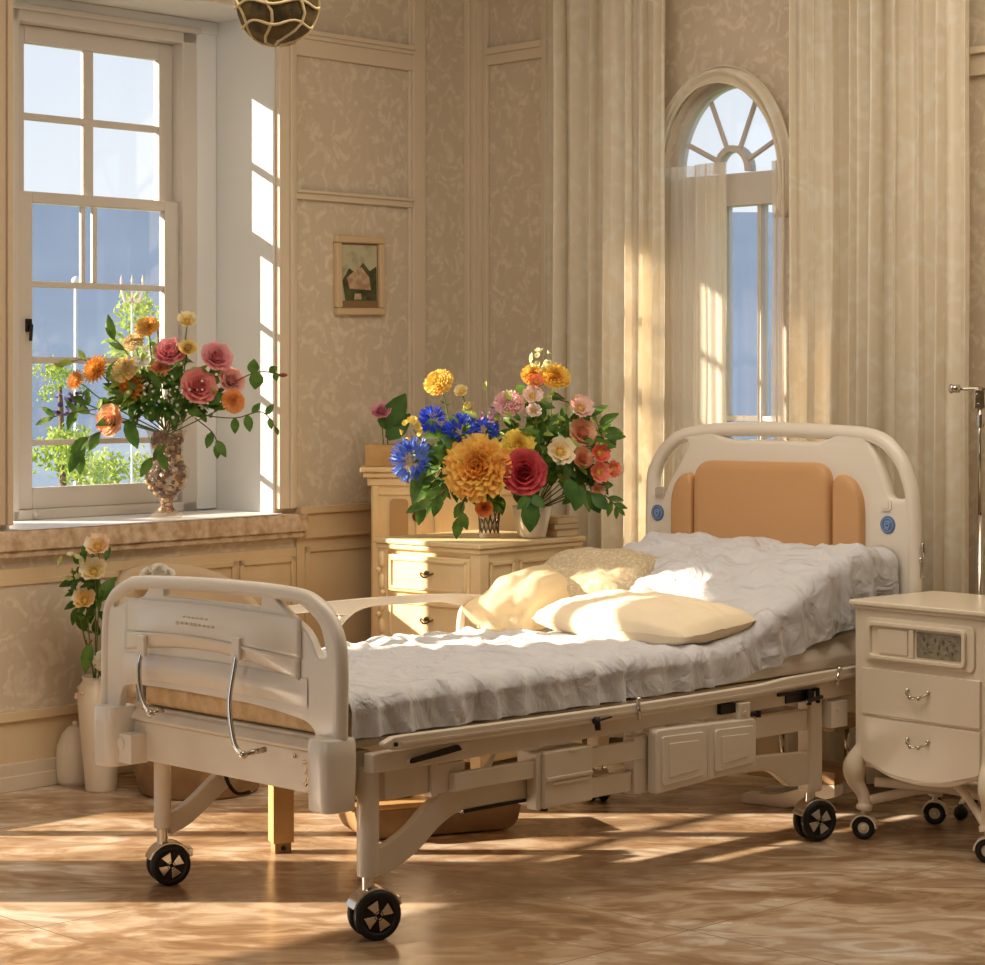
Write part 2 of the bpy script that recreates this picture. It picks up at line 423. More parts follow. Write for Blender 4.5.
# right wall with arched opening
AX0, AX1, ATR = -1.80, -1.18, 2.30        # arch opening, springing height
acx = (AX0 + AX1) / 2; arx = (AX1 - AX0) / 2; arz = .365
AZ0 = .75
mb = MB()
def rw(x0, x1, z0, z1): mb.box(x0, x1, -.10, 0, z0, z1)
rw(AX1, 0.3, 0, CEIL); rw(-LEN - .4, AX0, 0, CEIL); rw(AX0, AX1, 0, AZ0); rw(AX0, AX1, ATR + arz + .02, CEIL)
N = 24
for i in range(N):
    a0 = PI * i / N; a1 = PI * (i + 1) / N
    q0 = (acx + arx*math.cos(a0), ATR + arz*math.sin(a0)); q1 = (acx + arx*math.cos(a1), ATR + arz*math.sin(a1))
    mb.prism([q0, (q0[0], ATR + arz + .02), (q1[0], ATR + arz + .02), q1], -.10, 0, 'y')
struct(mb.build('wall_right', M['wallpaper'], m=MRW))
for nm, a, b in (('wall_back', Apt, Qpt), ('wall_front', Bpt, Qpt)):
    fr = frame(a, (b - a)); L_ = (b - a).length
    mb = MB(); mb.box(-.3, L_ + .3, -.1, .1, 0, CEIL); struct(mb.build(nm, M['wallpaper'], m=fr))

# reveal lining of window 1 (white painted)
t = .012
mb = MB()
mb.box(S0 - .001, S0 + t, -WT, .0, SZ, HZ); mb.box(S1 - t, S1 + .001, -WT, 0, SZ, HZ); mb.box(S0, S1, -WT, 0, HZ - t, HZ + .001)
struct(mb.build('trim_1', M['white_paint'], m=MLW))
# stepped return beside the sash
mb = MB(); mb.box(1.207, 1.315, -.46, -.34, SZ + .035, HZ - t); mb.box(1.207, 2.49, -.455, -.33, 2.90, HZ - t)
struct(mb.build('trim_2', M['white_paint'], m=MLW, bevel=.006))
# cream jambs at both sides of the opening on the room face
mb = MB(); mb.box(1.10, 1.194, 0, .028, .96, CEIL); mb.box(1.122, 1.142, .028, .040, .96, CEIL); mb.box(1.085, 1.10, 0, .016, .96, CEIL)
struct(mb.build('trim_3', M['trim'], m=MLW, bevel=.004))
mb = MB(); mb.box(2.506, 2.62, 0, .03, .96, CEIL); mb.box(2.506, 2.53, .03, .045, .96, CEIL)
struct(mb.build('trim_4', M['jamb'], m=MLW, bevel=.004))
# window sill: stone slab with pale top
mb = MB(); mb.box(1.06, 2.72, -.0, .055, SZ - .050, SZ + .024); mb.box(1.06, 2.72, 0, .042, SZ - .075, SZ - .050)
sl = struct(mb.build('trim_5', M['stone'], m=MLW, bevel=.006))
mb = MB(); mb.box(S0 + t, S1 - t, -WT, .056, SZ + .0245, SZ + .030)
struct(mb.build('trim_6', M['sill_top'], m=MLW, bevel=.004))

# ---- window 1 : sash window
win = thing('window_1', MLW, None, None); struct(win)
yb, yf = -.43, -.37
WX0, WX1 = 1.315, 2.225
mb = MB()
mb.box(WX0, WX0 + .075, yb - .02, yf + .03, SZ + .03, 2.90); mb.box(WX1 - .03, WX1, yb - .02, yf + .03, SZ + .03, 2.90)
mb.box(WX0, WX1, yb - .02, yf + .03, 2.85, 2.905); mb.box(WX0, WX1, yb - .02, yf + .03, SZ + .03, .985)
mb.box(WX0 - .01, WX1 + .01, yf + .0, yf + .055, 2.893, 2.915)
o = mb.build('window_frame', M['sash'], win, bevel=.006)
def sash(y0, y1, z0, z1, bars_z, bars_x, stile, top, bot):
    mb = MB(); X0, X1 = 1.39, 2.195
    mb.box(X0, X0 + stile, y0, y1, z0, z1); mb.box(X1 - stile, X1, y0, y1, z0, z1)
    mb.box(X0 + stile, X1 - stile, y0, y1, z1 - top, z1); mb.box(X0 + stile, X1 - stile, y0, y1, z0, z0 + bot)
    for (a, b) in bars_z: mb.box(X0 + stile, X1 - stile, y0 + .008, y1 - .008, a, b)
    for (x0_, x1_, a, b) in bars_x: mb.box(x0_, x1_, y0 + .010, y1 - .010, a, b)
    return mb.build('sash_frame', M['sash'], win, bevel=.004)
sash(-.445, -.405, 2.165, 2.85, [(2.484, 2.512)], [(1.785, 1.835, 2.20, 2.79)], .068, .07, .038)
sash(-.400, -.362, .985, 2.205, [(1.838, 1.862), (1.545, 1.570), (1.228, 1.250)],
     [(1.800, 1.822, 1.862, 2.16), (1.858, 1.878, 1.862, 2.16)], .075, .042, .082)
mb = MB(); mb.box(1.40, 2.19, -.427, -.423, 2.18, 2.84); mb.build('window_pane', M['glass'], win)
mb = MB(); mb.box(1.40, 2.19, -.383, -.379, 1.0, 2.19); mb.build('window_pane', M['glass'], win)
mb = MB(); mb.box(2.135, 2.155, -.362, -.345, 1.665, 1.715); mb.tube([(2.145, -.350, 1.70), (2.145, -.335, 1.69), (2.15, -.335, 1.63)], .007)
mb.build('window_latch', M['dark_metal'], win)
mb = MB(); mb.sphere((2.125, -.34, .965), .016); mb.tube([(2.125, -.36, .96), (2.125, -.34, .962)], .010)
mb.build('window_knob', M['sash'], win, smooth=True)

# unseen openings, added and sized for the sun patches: frames and bars
for n_, (x0, x1, z0, z1) in enumerate(DR):
    mb = MB(); fw = .05
    mb.box(x0, x0 + fw, -.3, -.25, z0, z1); mb.box(x1 - fw, x1, -.3, -.25, z0, z1)
    mb.box(x0, x1, -.3, -.25, z1 - fw, z1); mb.box(x0, x1, -.3, -.25, z0, z0 + fw)
    if not n_: mb.box((x0+x1)/2 - .035, (x0+x1)/2 + .035, -.3, -.25, z0, z1)
    for k in (2, 3):
        if n_: break
        zz = z0 + (z1 - z0)*k/4; mb.box(x0, x1, -.29, -.26, zz - .012, zz + .012)
    struct(mb.build('window_%d' % (n_ + 3), M['sash'], m=MLW))

# ---- mouldings of the left wall
def rail(x0, x1, z0, z1, d=.02, step=True):
    mb.box(x0, x1, 0, d, z0, z1)
    if step: mb.box(x0, x1, 0, d*1.6, z1 - (z1-z0)*.35, z1)
mb = MB()
mb.box(.339, .413, 0, .024, .96, CEIL); mb.box(.413, .43, 0, .014, .96, CEIL)
struct(mb.build('trim_7', M['trim'], m=MLW, bevel=.004))
mb = MB(); rail(.413, 1.10, 2.215, 2.255); struct(mb.build('trim_8', M['trim'], m=MLW, bevel=.004))
mb = MB(); rail(.413, 1.10, 2.80, 2.905); mb.box(.413, 1.10, 0, .045, 2.885, 2.905); struct(mb.build('trim_9', M['trim'], m=MLW, bevel=.004))
mb = MB(); mb.box(.0, .058, 0, .05, 0, CEIL); mb.box(.058, .075, 0, .03, 0, CEIL)
struct(mb.build('trim_10', M['trim'], m=MLW, bevel=.004))
# dado: chair rail, lower panels, baseboard
mb = MB(); mb.box(.0, 1.09, 0, .018, .10, .96); mb.box(1.06, 2.75, 0, .012, .10, .80); mb.box(2.75, 2.97, 0, .018, .1, .96)
struct(mb.build('trim_11', M['dado'], m=MLW))
mb = MB(); mb.box(.0, 1.09, .018, .042, .935, .965); mb.box(.0, 1.09, .018, .030, .845, .935); mb.box(0, 1.09, .018, .036, .835, .847)
struct(mb.build('trim_12', M['dado'], m=MLW, bevel=.003))
def panel(x0, x1, z0, z1, y=.012, w=.022):
    mb.box(x0, x1, y, y+.010, z1-w, z1); mb.box(x0, x1, y, y+.010, z0, z0+w)
    mb.box(x0, x0+w, y, y+.010, z0, z1); mb.box(x1-w, x1, y, y+.010, z0, z1)
mb = MB(); panel(1.10, 1.40, .12, .765); panel(1.42, 2.0, .12, .765); panel(.30, 1.05, .14, .80, .018)
struct(mb.build('trim_13', M['dado'], m=MLW, bevel=.003))
mb = MB(); mb.box(2.02, 2.97, .012, .030, .25, .285); mb.box(2.02, 2.97, .012, .024, .74, .76)
struct(mb.build('trim_14', M['dado'], m=MLW, bevel=.003))
mb = MB(); mb.box(2.02, 2.96, .006, .016, .285, .74); struct(mb.build('trim_15', M['wallpaper'], m=MLW))
mb = MB(); mb.box(0.05, 2.97, 0, .028, 0, .10); mb.box(0.05, 2.97, 0, .034, 0, .055)
struct(mb.build('baseboard_left', M['trim'], m=MLW, bevel=.004))

# ---- right wall mouldings
mb = MB(); mb.box(-.07, 0, 0, .04, 0, CEIL); mb.box(-.098, -.07, 0, .02, 0, CEIL); struct(mb.build('trim_16', M['trim'], m=MRW, bevel=.004))
mb = MB(); mb.box(-.455, -.098, 0, .022, 2.855, 2.93); mb.box(-.455, -.098, 0, .035, 2.90, 2.93); struct(mb.build('trim_17', M['trim'], m=MRW, bevel=.004))
mb = MB(); mb.box(-.50, -.455, 0, .03, 0, CEIL); struct(mb.build('trim_18', M['trim'], m=MRW, bevel=.004))
mb = MB(); mb.box(-3.4, -2.50, 0, .022, 2.56, 2.66); mb.box(-3.4, -2.50, 0, .045, 2.635, 2.66); mb.box(-2.53, -2.50, 0, .022, .1, 2.58)
struct(mb.build('trim_19', M['trim'], m=MRW, bevel=.004))
mb = MB(); mb.box(-4.0, -.07, 0, .028, 0, .12); struct(mb.build('baseboard_right', M['trim'], m=MRW, bevel=.004))

# ---- window 2 : arched window behind the curtains
w2 = thing('window_2', MRW, None, None); struct(w2)
def ell(a, k=1.0, dz=0): return (acx + arx*k*math.cos(a), ATR + arz*k*math.sin(a) + dz)
mb = MB()
N = 28
for (k0, k1, y0, y1) in ((.92, 1.0, -.075, -.02),):
    for i in range(N):
        a0 = PI*i/N; a1 = PI*(i+1)/N
        mb.prism([ell(a0, k0), ell(a0, k1), ell(a1, k1), ell(a1, k0)], y0, y1, 'y')
mb.box(AX0, AX0 + .043, -.075, -.02, AZ0, ATR); mb.box(AX1 - .043, AX1, -.075, -.02, AZ0, ATR)
mb.box(AX0, AX1, -.085, -.010, ATR - .135, ATR - .008)
mb.box(AX0, AX1, -.075, -.02, AZ0, AZ0 + .06)
mb.build('window_frame', M['sash'], w2, smooth=False)
mb = MB()
hr = .095
for i in range(16):
    a0 = PI*i/16; a1 = PI*(i+1)/16
    def hp(a, r): return (acx + r*math.cos(a), ATR + r*1.12*math.sin(a))
    mb.prism([hp(a0, hr - .022), hp(a0, hr), hp(a1, hr), hp(a1, hr - .022)], -.07, -.025, 'y')
for a in (27, 67, 113, 153):
    a = math.radians(a)
    p0 = Vector((acx + hr*math.cos(a)*.95, -.045, ATR + hr*1.1*math.sin(a))); q = ell(math.atan2(math.sin(a)/arz, math.cos(a)/arx), .88)
    p1 = Vector((q[0], -.045, q[1])); mb.tube([p0, p1], .011, 6)
mb.build('fan_bars', M['sash'], w2)
# casement below the fan: white boarded leaf at the left, two glazed lights at the right
mb = MB(); mb.box(-1.435, AX1 - .043, -.06, -.03, AZ0 + .06, 2.165)
mb.box(-1.41, -1.25, -.03, -.022, AZ0 + .1, 2.12); mb.build('boarded_leaf', M['white_paint'], w2, bevel=.004)
mb = MB()
for (a, b) in ((-1.46, -1.435), (-1.648, -1.630)): mb.box(a, b, -.07, -.025, AZ0 + .06, 2.165)
mb.box(-1.76, -1.44, -.065, -.03, 1.32, 1.34)
mb.build('casement_bars', M['sash'], w2)
mb = MB(); mb.box(AX0 + .02, -1.43, -.050, -.046, AZ0 + .03, 2.17); mb.build('window_pane', M['glass'], w2)
mb = MB(); mb.prism([ell(PI*i/24, .95) for i in range(25)], -.052, -.048, 'y'); mb.build('window_pane', M['glass'], w2)
# arch casing on the room face
mb = MB()
for i in range(N):
    a0 = PI*i/N; a1 = PI*(i+1)/N
    mb.prism([ell(a0, 1.0), ell(a0, 1.10, .0), ell(a1, 1.10, .0), ell(a1, 1.0)], 0, .03, 'y')
struct(mb.build('trim_20', M['trim'], m=MRW))

# ------------------------------------------------------------------ outdoors
def hill(name, d, base, h, mat_, label, x0, x1, seed):
    mb = MB(); n = 60; vs = []
    for i in range(n+1):
        t_ = i/n; x = x0 + (x1-x0)*t_
        z = base + h*(.90 + .03*math.sin(t_*5+seed) + .05*nz(t_*6, seed))
        vs.append((x, z))
    V_ = []; rows = 8
    for j in range(rows+1):
        u = j/rows
        for (x, z) in vs: V_.append((x, d - (1-u)**1.3*d*.35 + 3*nz(x*.02, u*4), base + (z-base)*u))
    fs = [(j*(n+1)+i, j*(n+1)+i+1, (j+1)*(n+1)+i+1, (j+1)*(n+1)+i) for j in range(rows) for i in range(n)]
    mb.add(V_, fs); o = mb.build(name, mat_, smooth=True); return o
M['hill'] = mat('haze_tinted_hillside', (98, 118, 142), .95, col2=(108, 128, 150), nscale=.03)  # distance haze put into the hill's blue base colour
M['haze'] = mat('pale_haze', (132, 148, 160), .5, col2=(142, 158, 168), nscale=.05)
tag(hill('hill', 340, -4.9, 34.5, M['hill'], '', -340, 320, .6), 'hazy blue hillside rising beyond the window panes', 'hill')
mb = MB(); mb.box(-700, 700, 60, 900, -5.2, -5.0)  # pale sheet added in place of the haze below the hill
o = mb.build('haze_sheet', M['haze']); tag(o, 'pale blue water below the hill outside, drawn as an added sheet', 'haze')

mb = MB(); mb.box(-60, 60, 12.5, 59.5, -5.2, -5.0)
o = mb.build('lawn', M['leaf_pale']); tag(o, 'grassy ground outside on which the trees stand', 'lawn', kind='stuff')
def leafv(mb, p, d, n, L, W, bend=.25):
    d = d.normalized(); n = (n - d*n.dot(d)); n = n.normalized() if n.length > 1e-4 else d.orthogonal().normalized()
    s_ = d.cross(n)
    pts = []; rows = 4
    for i in range(rows+1):
        t_ = i/rows; w = W*math.sin(PI*min(1, t_*.93+.05))**.8*(1-.25*t_)
        c = p + d*L*t_ - n*L*bend*t_*t_
        pts += [c - s_*w + n*w*.35, c, c + s_*w + n*w*.35]
    fs = []
    for i in range(rows):
        a = i*3; fs += [(a, a+1, a+4, a+3), (a+1, a+2, a+5, a+4)]
    mb.add(pts, fs)
def rdir(): 
    v = Vector((random.gauss(0,1), random.gauss(0,1), random.gauss(0,1))); return v.normalized()

def tree(px, py, d, rad, hgt, label, mat_='leaf_pale', n=900):
    c = P(px, py, d); base = Vector((c.x, c.y, -5.0))
    t_ = thing('tree', base, label, 'tree', 'trees seen through the sash window')
    mb = MB(); top = c - base
    mb.tube(smoothpath([(0,0,0), (.1, 0, top.z*.5), (top.x, 0, top.z)]), [.05]*8 + [.035]*8 + [.02])
    mb.build('trunk', M['bark'], t_, smooth=True)
    mb = MB()
    blobs = [(top + Vector((random.uniform(-1,1)*rad*.7, random.uniform(-1,1)*rad*.6, random.uniform(-.9,1)*hgt*.75)), random.uniform(.3,.5)*rad) for _ in range(9)]
    for i in range(n):
        b, r = random.choice(blobs); dd = rdir(); p = b + dd*r*random.uniform(.5,1)
        leafv(mb, p, rdir(), dd, rad*.13, rad*.045)
    mb.build('foliage', M[mat_], t_)
tree(158, 325, 26, .62, .72, 'airy yellow-green tree outside, highest of the trees in the window')
tree(62, 465, 23, .45, .42, 'bright green treetop low outside the bottom left pane')
tree(115, 478, 27, .50, .30, 'pale green treetop low outside, right of the brighter treetop', n=700)
tree(60, 385, 30, .38, .30, 'small pale green treetop outside behind the purple flowers', n=500)

# pale pole; candelabra reflection in the glass, built as an object outside
p = P(76, 350, 24); t_ = thing('flag_pole', Vector((p.x, p.y, -5)), 'slender white pole standing outside the lower sash', 'pole')
mb = MB(); mb.tube([(0,0,0), (0,0,P(76,284,24).z+5)], .022, 8); mb.build('pole', M['white_paint'], t_, smooth=True)
mb = MB(); mb.sphere((0,0,P(76,281,24).z+5), .05); mb.build('finial', M['white_paint'], t_, smooth=True)
p = P(132, 280, 15); t_ = thing('candelabra_reflection', Vector((p.x, p.y, -5)), 'gilt and white candelabra, a reflection in the middle panes built as an object', 'reflection')
mb = MB(); zz = p.z + 5; mb.tube([(0,0,0), (0,0,zz-.1)], .007, 8); mb.build('pole', M['white_paint'], t_, smooth=True)
M['gilt'] = mat('gilt', (232, 206, 186), .4)
for sx in (-1, 0, 1):
    mb = MB(); cx_ = sx*.07
    mb.tube(smoothpath([(0,0,zz-.12), (cx_*.6,0,zz-.14), (cx_, 0, zz-.05)]), .010, 6)
    mb.lathe([(0,0),(.022,.006),(.026,.02),(.008,.024),(.008,.06),(0,.10)], 10, Matrix.Translation((cx_,0,zz-.06)))
    mb.build('candle_arm', M['gilt'], t_, smooth=True)

# ------------------------------------------------------------------ curtains
def curtain(name, x0, x1, z0, z1, y0, amp, folds, seed, mat_, label, cat='curtain', nu=260, nv=40, gather=0.0, m=MRW):
    mb = MB()
    def fn(u, v):
        z = z1 + (z0 - z1)*v
        x = x0 + (x1-x0)*u
        ph = u*folds*2*PI + 1.3*nz(u*5, seed) * 2 + .5*nz(u*9, v*1.2, seed)
        a = amp*(.65 + .5*nz(u*folds*.6, 3.1, seed)) * (.8 + .25*v)
        s1 = math.sin(ph); y = y0 + a*(abs(s1)**.75*(1 if s1 > 0 else -1)) + amp*.22*math.sin(ph*2.7+seed) 
        x += amp*.35*math.cos(ph) + .008*nz(v*3, u*4, seed)
        return (x, y, z)
    mb.grid(fn, nu, nv)
    o = mb.build(name, mat_, smooth=True, m=m)
    return tag(o, label, cat)
curtain('curtain', -1.29, -.58, .03, CEIL-.02, .13, .065, 7.5, 2.2, M['curtain'], 'cream patterned curtain hanging left of the arched window')
curtain('curtain', -2.75, -1.955, .03, CEIL-.02, .13, .068, 8.5, 5.7, M['curtain'], 'wide cream patterned curtain hanging right of the arched window')
# sheer veil over the window: swag following the arch and two narrow falls
mb = MB()
def fn(u, v):
    a = PI*(1.12 - u*1.14)
    k = 1.01 + .17*v + .02*math.sin(u*9+v*5)
    x, z = acx + arx*k*math.cos(a), ATR - .03 + arz*(k+.03*math.sin(u*PI))*math.sin(a) if math.sin(a) > 0 else ATR - .03 + .45*math.sin(a)
    return (x, .04 + .018*math.sin(v*11 + u*3) + .02*math.sin(u*PI), z)
mb.grid(fn, 60, 14); o = mb.build('window_swag', M['curtain'], smooth=True, m=MRW, solid=.004)
tag(o, 'cream cloth swag draped round the arch of the window', 'drapery')
curtain('sheer_curtain', -1.40, -1.15, .60, 2.33, .05, .016, 4, 9.3, M['veil_thin'], 'sheer cream veil over the left half of the arched window', 'sheer curtain', 120, 24)
curtain('sheer_curtain', -1.56, -1.40, .60, 2.33, .075, .014, 2.0, 4.3, M['veil'], 'grey-beige sheer strip hanging down the middle of the arched window', 'sheer curtain', 80, 24)
curtain('sheer_curtain', -1.84, -1.775, .60, 2.32, .055, .014, 2.0, 1.3, M['veil'], 'narrow sheer cream fall along the right edge of the arched window', 'sheer curtain', 60, 24)

# ------------------------------------------------------------------ framed picture
pf = thing('picture_frame', MLW @ Matrix.Translation((.730, .0, 1.915)) @ Matrix.Rotation(math.radians(1.0), 4, 'Y'), 'small cream framed landscape picture hanging on the papered wall', 'picture')
mb = MB(); w, h, t = .141, .165, .030
mb.box(-w, w, 0, .028, h-t, h); mb.box(-w, w, 0, .028, -h, -h+t); mb.box(-w, -w+t, 0, .028, -h+t, h-t); mb.box(w-t, w, 0, .028, -h+t, h-t)
mb.build('frame', mat('picture_frame_wood', (214, 188, 150), .5), pf, bevel=.007)
mb = MB(); w -= t; h -= t; mb.box(-w, w, 0, .012, -h, h); mb.build('mount', mat('dark_slip', (140, 110, 76), .6), pf)
pic = MB(); pic.box(-w+.008, w-.008, .012, .0135, -h+.030, h-.008)
pic.build('painting', mat('painted_sky', (196, 190, 160), .6, col2=(140, 138, 96), nscale=14, ramp=(.45,.68)), pf)
mb = MB()
mb.prism([(-.10,-.105),(.085,-.105),(.10,-.02),(.06,.03),(.02,.01),(-.02,.055),(-.06,.02),(-.10,.04)], .0137, .0143, 'y'); 
mb.build('painted_trees', mat('painted_green', (92, 96, 50), .7, col2=(60, 62, 34), nscale=30), pf)
mb = MB(); mb.prism([(-.065,-.06),(.06,-.055),(.075,-.01),(.03,.02),(-.01,.035),(-.055,-.005)], .0144, .0150, 'y')
mb.prism([(-.01,-.10),(.035,-.10),(.03,-.075),(-.005,-.075)], .0144, .0150, 'y')
mb.build('painted_cottage', mat('painted_rose', (206, 182, 150), .7, col2=(176, 136, 110), nscale=40), pf)

# ------------------------------------------------------------------ hanging ornament
pc = P(277, -3, 6.5)
ho = thing('hanging_basket', pc, 'olive woven egg-shaped ornament with cream cord, hanging by the window', 'pendant')
M['moss'] = mat('olive_weave', (110, 88, 40), .7, col2=(62, 50, 22), nscale=22, ndetail=6, bump=.8, bscale=40)
mb = MB(); prof = [(.118*math.sin(PI*i/16)**.8 if 0 < i < 16 else 0, -.118*math.cos(PI*i/16)*1.15) for i in range(17)]
mb.lathe(prof, 32); mb.build('woven_body', M['moss'], ho, smooth=True)
mb = MB()
for k in range(7):
    a0 = k*PI*2/7; pts = []
    for i in range(15):
        th = PI*(.02+.96*i/14); r = .120*math.sin(th)**.8; a = a0 + 1.1*math.sin(i*.35)
        pts.append((r*math.cos(a), r*math.sin(a), -.1365*math.cos(th)))
    mb.tube(pts, .0045, 6)
for zc in (-.03, -.085):
    pts = []
    for i in range(41):
        a = 2*PI*i/40; th = math.acos(-zc/.1365); pts.append(((.121*math.sin(th)**.8)*math.cos(a), (.121*math.sin(th)**.8)*math.sin(a), zc+.008*math.sin(a*5)))
    mb.tube(pts, .004, 6)
mb.build('cord_net', mat('cream_cord', (222, 200, 150), .7), ho, smooth=True)
mb = MB(); mb.tube([(0,0,.13), (0,0,CEIL-pc.z)], .004, 6); mb.build('hanging_cord', M['knob'], ho)
mb = MB()
for i in range(5): mb.sphere((-.115-.01*i, -.02, .012+.012*(i%3)), .010, 8, 6)
mb.build('tassel', mat('cream_cord_b', (235, 220, 185), .7), ho, smooth=True)

# ------------------------------------------------------------------ hospital bed  (x along the bed to the head, y to the far side)
bed = thing('hospital_bed', MBED, 'ivory adjustable hospital bed on casters with tan padded headboard', 'bed')
BP, BM = M['bed_plastic'], M['bed_metal']
HU = 2.38
# footboard
FU = -.10
outer = rpoly([(-.020,.52,0),(-.025,.80,.05),(.02,.875,.12),(.16,.928,.14),(.45,.925,.1),(.86,.915,.16),(1.00,.875,.14),(1.048,.78,.06),(1.052,.50,0),(.965,.50,0),(.955,.60,.05),(.72,.605,.1),(.30,.60,.1),(.085,.575,.05),(.062,.52,0)], 8)
hole_l = rpoly([(.998,.815,.02),(.975,.862,.02),(.90,.882,.02),(.815,.886,.012),(.84,.862,.01),(.935,.835,.02)], 4)
hole_m = rpoly([(.745,.896,.006),(.745,.868,.006),(.30,.868,.006),(.30,.896,.006)], 4)
hole_r = rpoly([(.245,.895,.01),(.13,.888,.03),(.050,.840,.03),(.022,.752,.012),(.058,.748,.012),(.100,.815,.03),(.19,.862,.02)], 4)
fb = plate('footboard', [outer, hole_l, hole_m, hole_r], .026, .004, BP, bed, loc=(FU,0,0))
# tubular rim following the outside edge
rim = smoothpath([(FU, -.020, .53), (FU, -.022, .76), (FU, .010, .845), (FU, .07, .892), (FU, .17, .913), (FU, .50, .915), (FU, .84, .902), (FU, .93, .886), (FU, 1.00, .845), (FU, 1.030, .77), (FU, 1.036, .52)], 6)
mb = MB(); mb.tube([p+Vector((0,.004,-.003)) for p in rim], .0205, 14); mb.build('rim', BP, fb, smooth=True)
# raised upper panel with a lip that forms the grip
mb = MB()
def fn(u, v):
    y = .125 + u*.80; bow = .03*math.sin(u*PI)
    z0 = .742 + .022*math.sin(u*PI) + .01*u; z1 = .858 - .012*abs(u-.5)
    z = z1 + (z0-z1)*v
    e = min(1, min(u, 1-u)*4); o_ = (.5 - .5*math.cos(PI*min(1, v*1.15)))**1.0
    return (FU - .016 - (.030*o_ + .001)*ss(0, 1, e), y, z)
mb.grid(fn, 40, 12); mb.build('raised_panel', BP, fb, smooth=True, solid=.004)
mb = MB()
def fn(u, v):
    y = .13 + u*.80; zt = .742 + .022*math.sin(u*PI) + .01*u; zb = zt - .052 + .018*math.sin(u*PI) - .006*(1-u)
    e = ss(0, 1, min(u, 1-u)*4.5)
    return (FU - .016 - e*(.032*(1 - v)**.6 + .004), y, zt + (zb - zt)*v)
mb.grid(fn, 40, 8); mb.build('grip_lip', BP, fb, smooth=True, solid=.004)
# moulded belly of the lower panel
mb = MB()
def fn(u, v):
    y = .10 + u*.84; z = .69 - v*.075 + .01*math.sin(u*PI)
    return (FU - .016 - .014*math.sin(PI*v)*ss(0, 1, min(u, 1-u)*6), y, z)
mb.grid(fn, 30, 10); mb.build('lower_bulge', BP, fb, smooth=True)
# moulded word, worn to small marks
mb = MB()
rnd = random.Random(3)
for i in range(9): mb.box(FU-.0555, FU-.052, .46+.020*i, .46+.020*i+rnd.uniform(.008,.015), .800+rnd.uniform(-.002,.002), .806+rnd.uniform(0,.003))
for i in range(6): mb.box(FU-.0545, FU-.051, .49+.020*i, .49+.020*i+rnd.uniform(.006,.014), .820, .825)
mb.build('moulded_mark', mat('worn_mark', (204, 190, 168), .6), fb)
# chrome cranks folded on the footboard
for (y, zt, zb, bow) in ((.795, .705, .535, .0), (.355, .735, .475, .03)):
    mb = MB(); pts = [(FU-.055, y, zt), (FU-.062, y, zt-.03), (FU-.064-bow*.6, y-.004, (zt+zb)/2), (FU-.062-bow, y-.02-bow*.6, zb+.03), (FU-.055-bow, y-.045-bow*.8, zb)]
    mb.tube(smoothpath(pts, 6), .007, 10)
    mb.build('crank_bar', M['chrome'], bed, smooth=True)
    mb = MB(); mb.tube([(FU-.054-bow, y-.045-bow*.8, zb), (FU-.02, y-.06-bow*.8, zb+.01)], .008, 10)
    mb.sphere((FU-.056-bow, y-.045-bow*.8, zb), .012)
    mb.build('crank_joint', M['chrome'], bed, smooth=True)
    mb = MB(); mb.box(FU-.060, FU-.046, y-.018, y+.018, zt-.012, zt+.05); mb.build('crank_clip', BP, bed, bevel=.004)
# corner bumpers
for (y, z0, z1) in ((.012, .352, .545), (.992, .356, .530)):
    mb = MB(); w0, w1 = .050, .046
    pts = [(FU-.060, y-w0), (FU+.050, y-w0), (FU+.050, y+w0), (FU-.060, y+w0)]
    rp = rpoly([(p[0], p[1], .035) for p in pts], 5)
    vs_ = []; n_ = len(rp)
    for (zz, k) in ((z0, .92), (z0+.006, .98), (z0+.06, 1.0), (z1-.05, 1.04), (z1-.008, 1.0), (z1, .90)):
        for q in rp: vs_.append((FU-.008 + (q[0]-FU+.008)*k, y + (q[1]-y)*k, zz))
    fs_ = [(i*n_+k_, i*n_+(k_+1) % n_, (i+1)*n_+(k_+1) % n_, (i+1)*n_+k_) for i in range(5) for k_ in range(n_)]
    fs_ += [tuple(range(n_-1, -1, -1)), tuple(5*n_+k_ for k_ in range(n_))]
    mb.add(vs_, fs_); mb.build('corner_bumper', BP, bed, smooth=False, bevel=.003)
mb = MB(); mb.box(FU-.03, FU+.03, .88, .955, .37, .455); mb.tube([(FU-.03, .93, .425), (FU-.034, .93, .425)], .018, 12)
mb.build('bumper_bracket', BP, bed, bevel=.014)
# foot end beam
mb = MB(); mb.box(-.075, -.02, .055, .955, .375, .488); mb.prism([(-.08,.488),(-.09,.497),(-.07,.520),(.02,.520),(.02,.488)], .055, .955, 'y')
mb.build('end_beam', BM, bed, bevel=.005)
mb = MB(); mb.tube([(-.076,.20,.470),(-.078,.20,.47)], .006); mb.box(-.0775, -.075, .075, .165, .452, .462)
mb.tube([(-.076, .15, .43), (-.079, .15, .43)], .005); mb.tube([(-.076, .155, .40), (-.079, .155, .40)], .006)
mb.box(-.078,-.075,.142,.152,.40,.45)
mb.build('beam_hardware', M['knob'], bed)
# side frames
def sideframe(y, sgn):
    yo, yi = (y - .022*sgn, y + .018*sgn)
    a, b = min(yo, yi), max(yo, yi)
    mb = MB()
    # long main beam
    mb.prism([(-.03,.448),(-.03,.500),(.35,.502),(1.3,.506),(2.12,.510),(2.30,.512),(2.30,.455),(1.72,.455),(.25,.448)], a, b, 'y')
    o = mb.build('side_beam', BM, bed, bevel=.005)
    return o
sideframe(-.045, 1); sideframe(.975, -1)
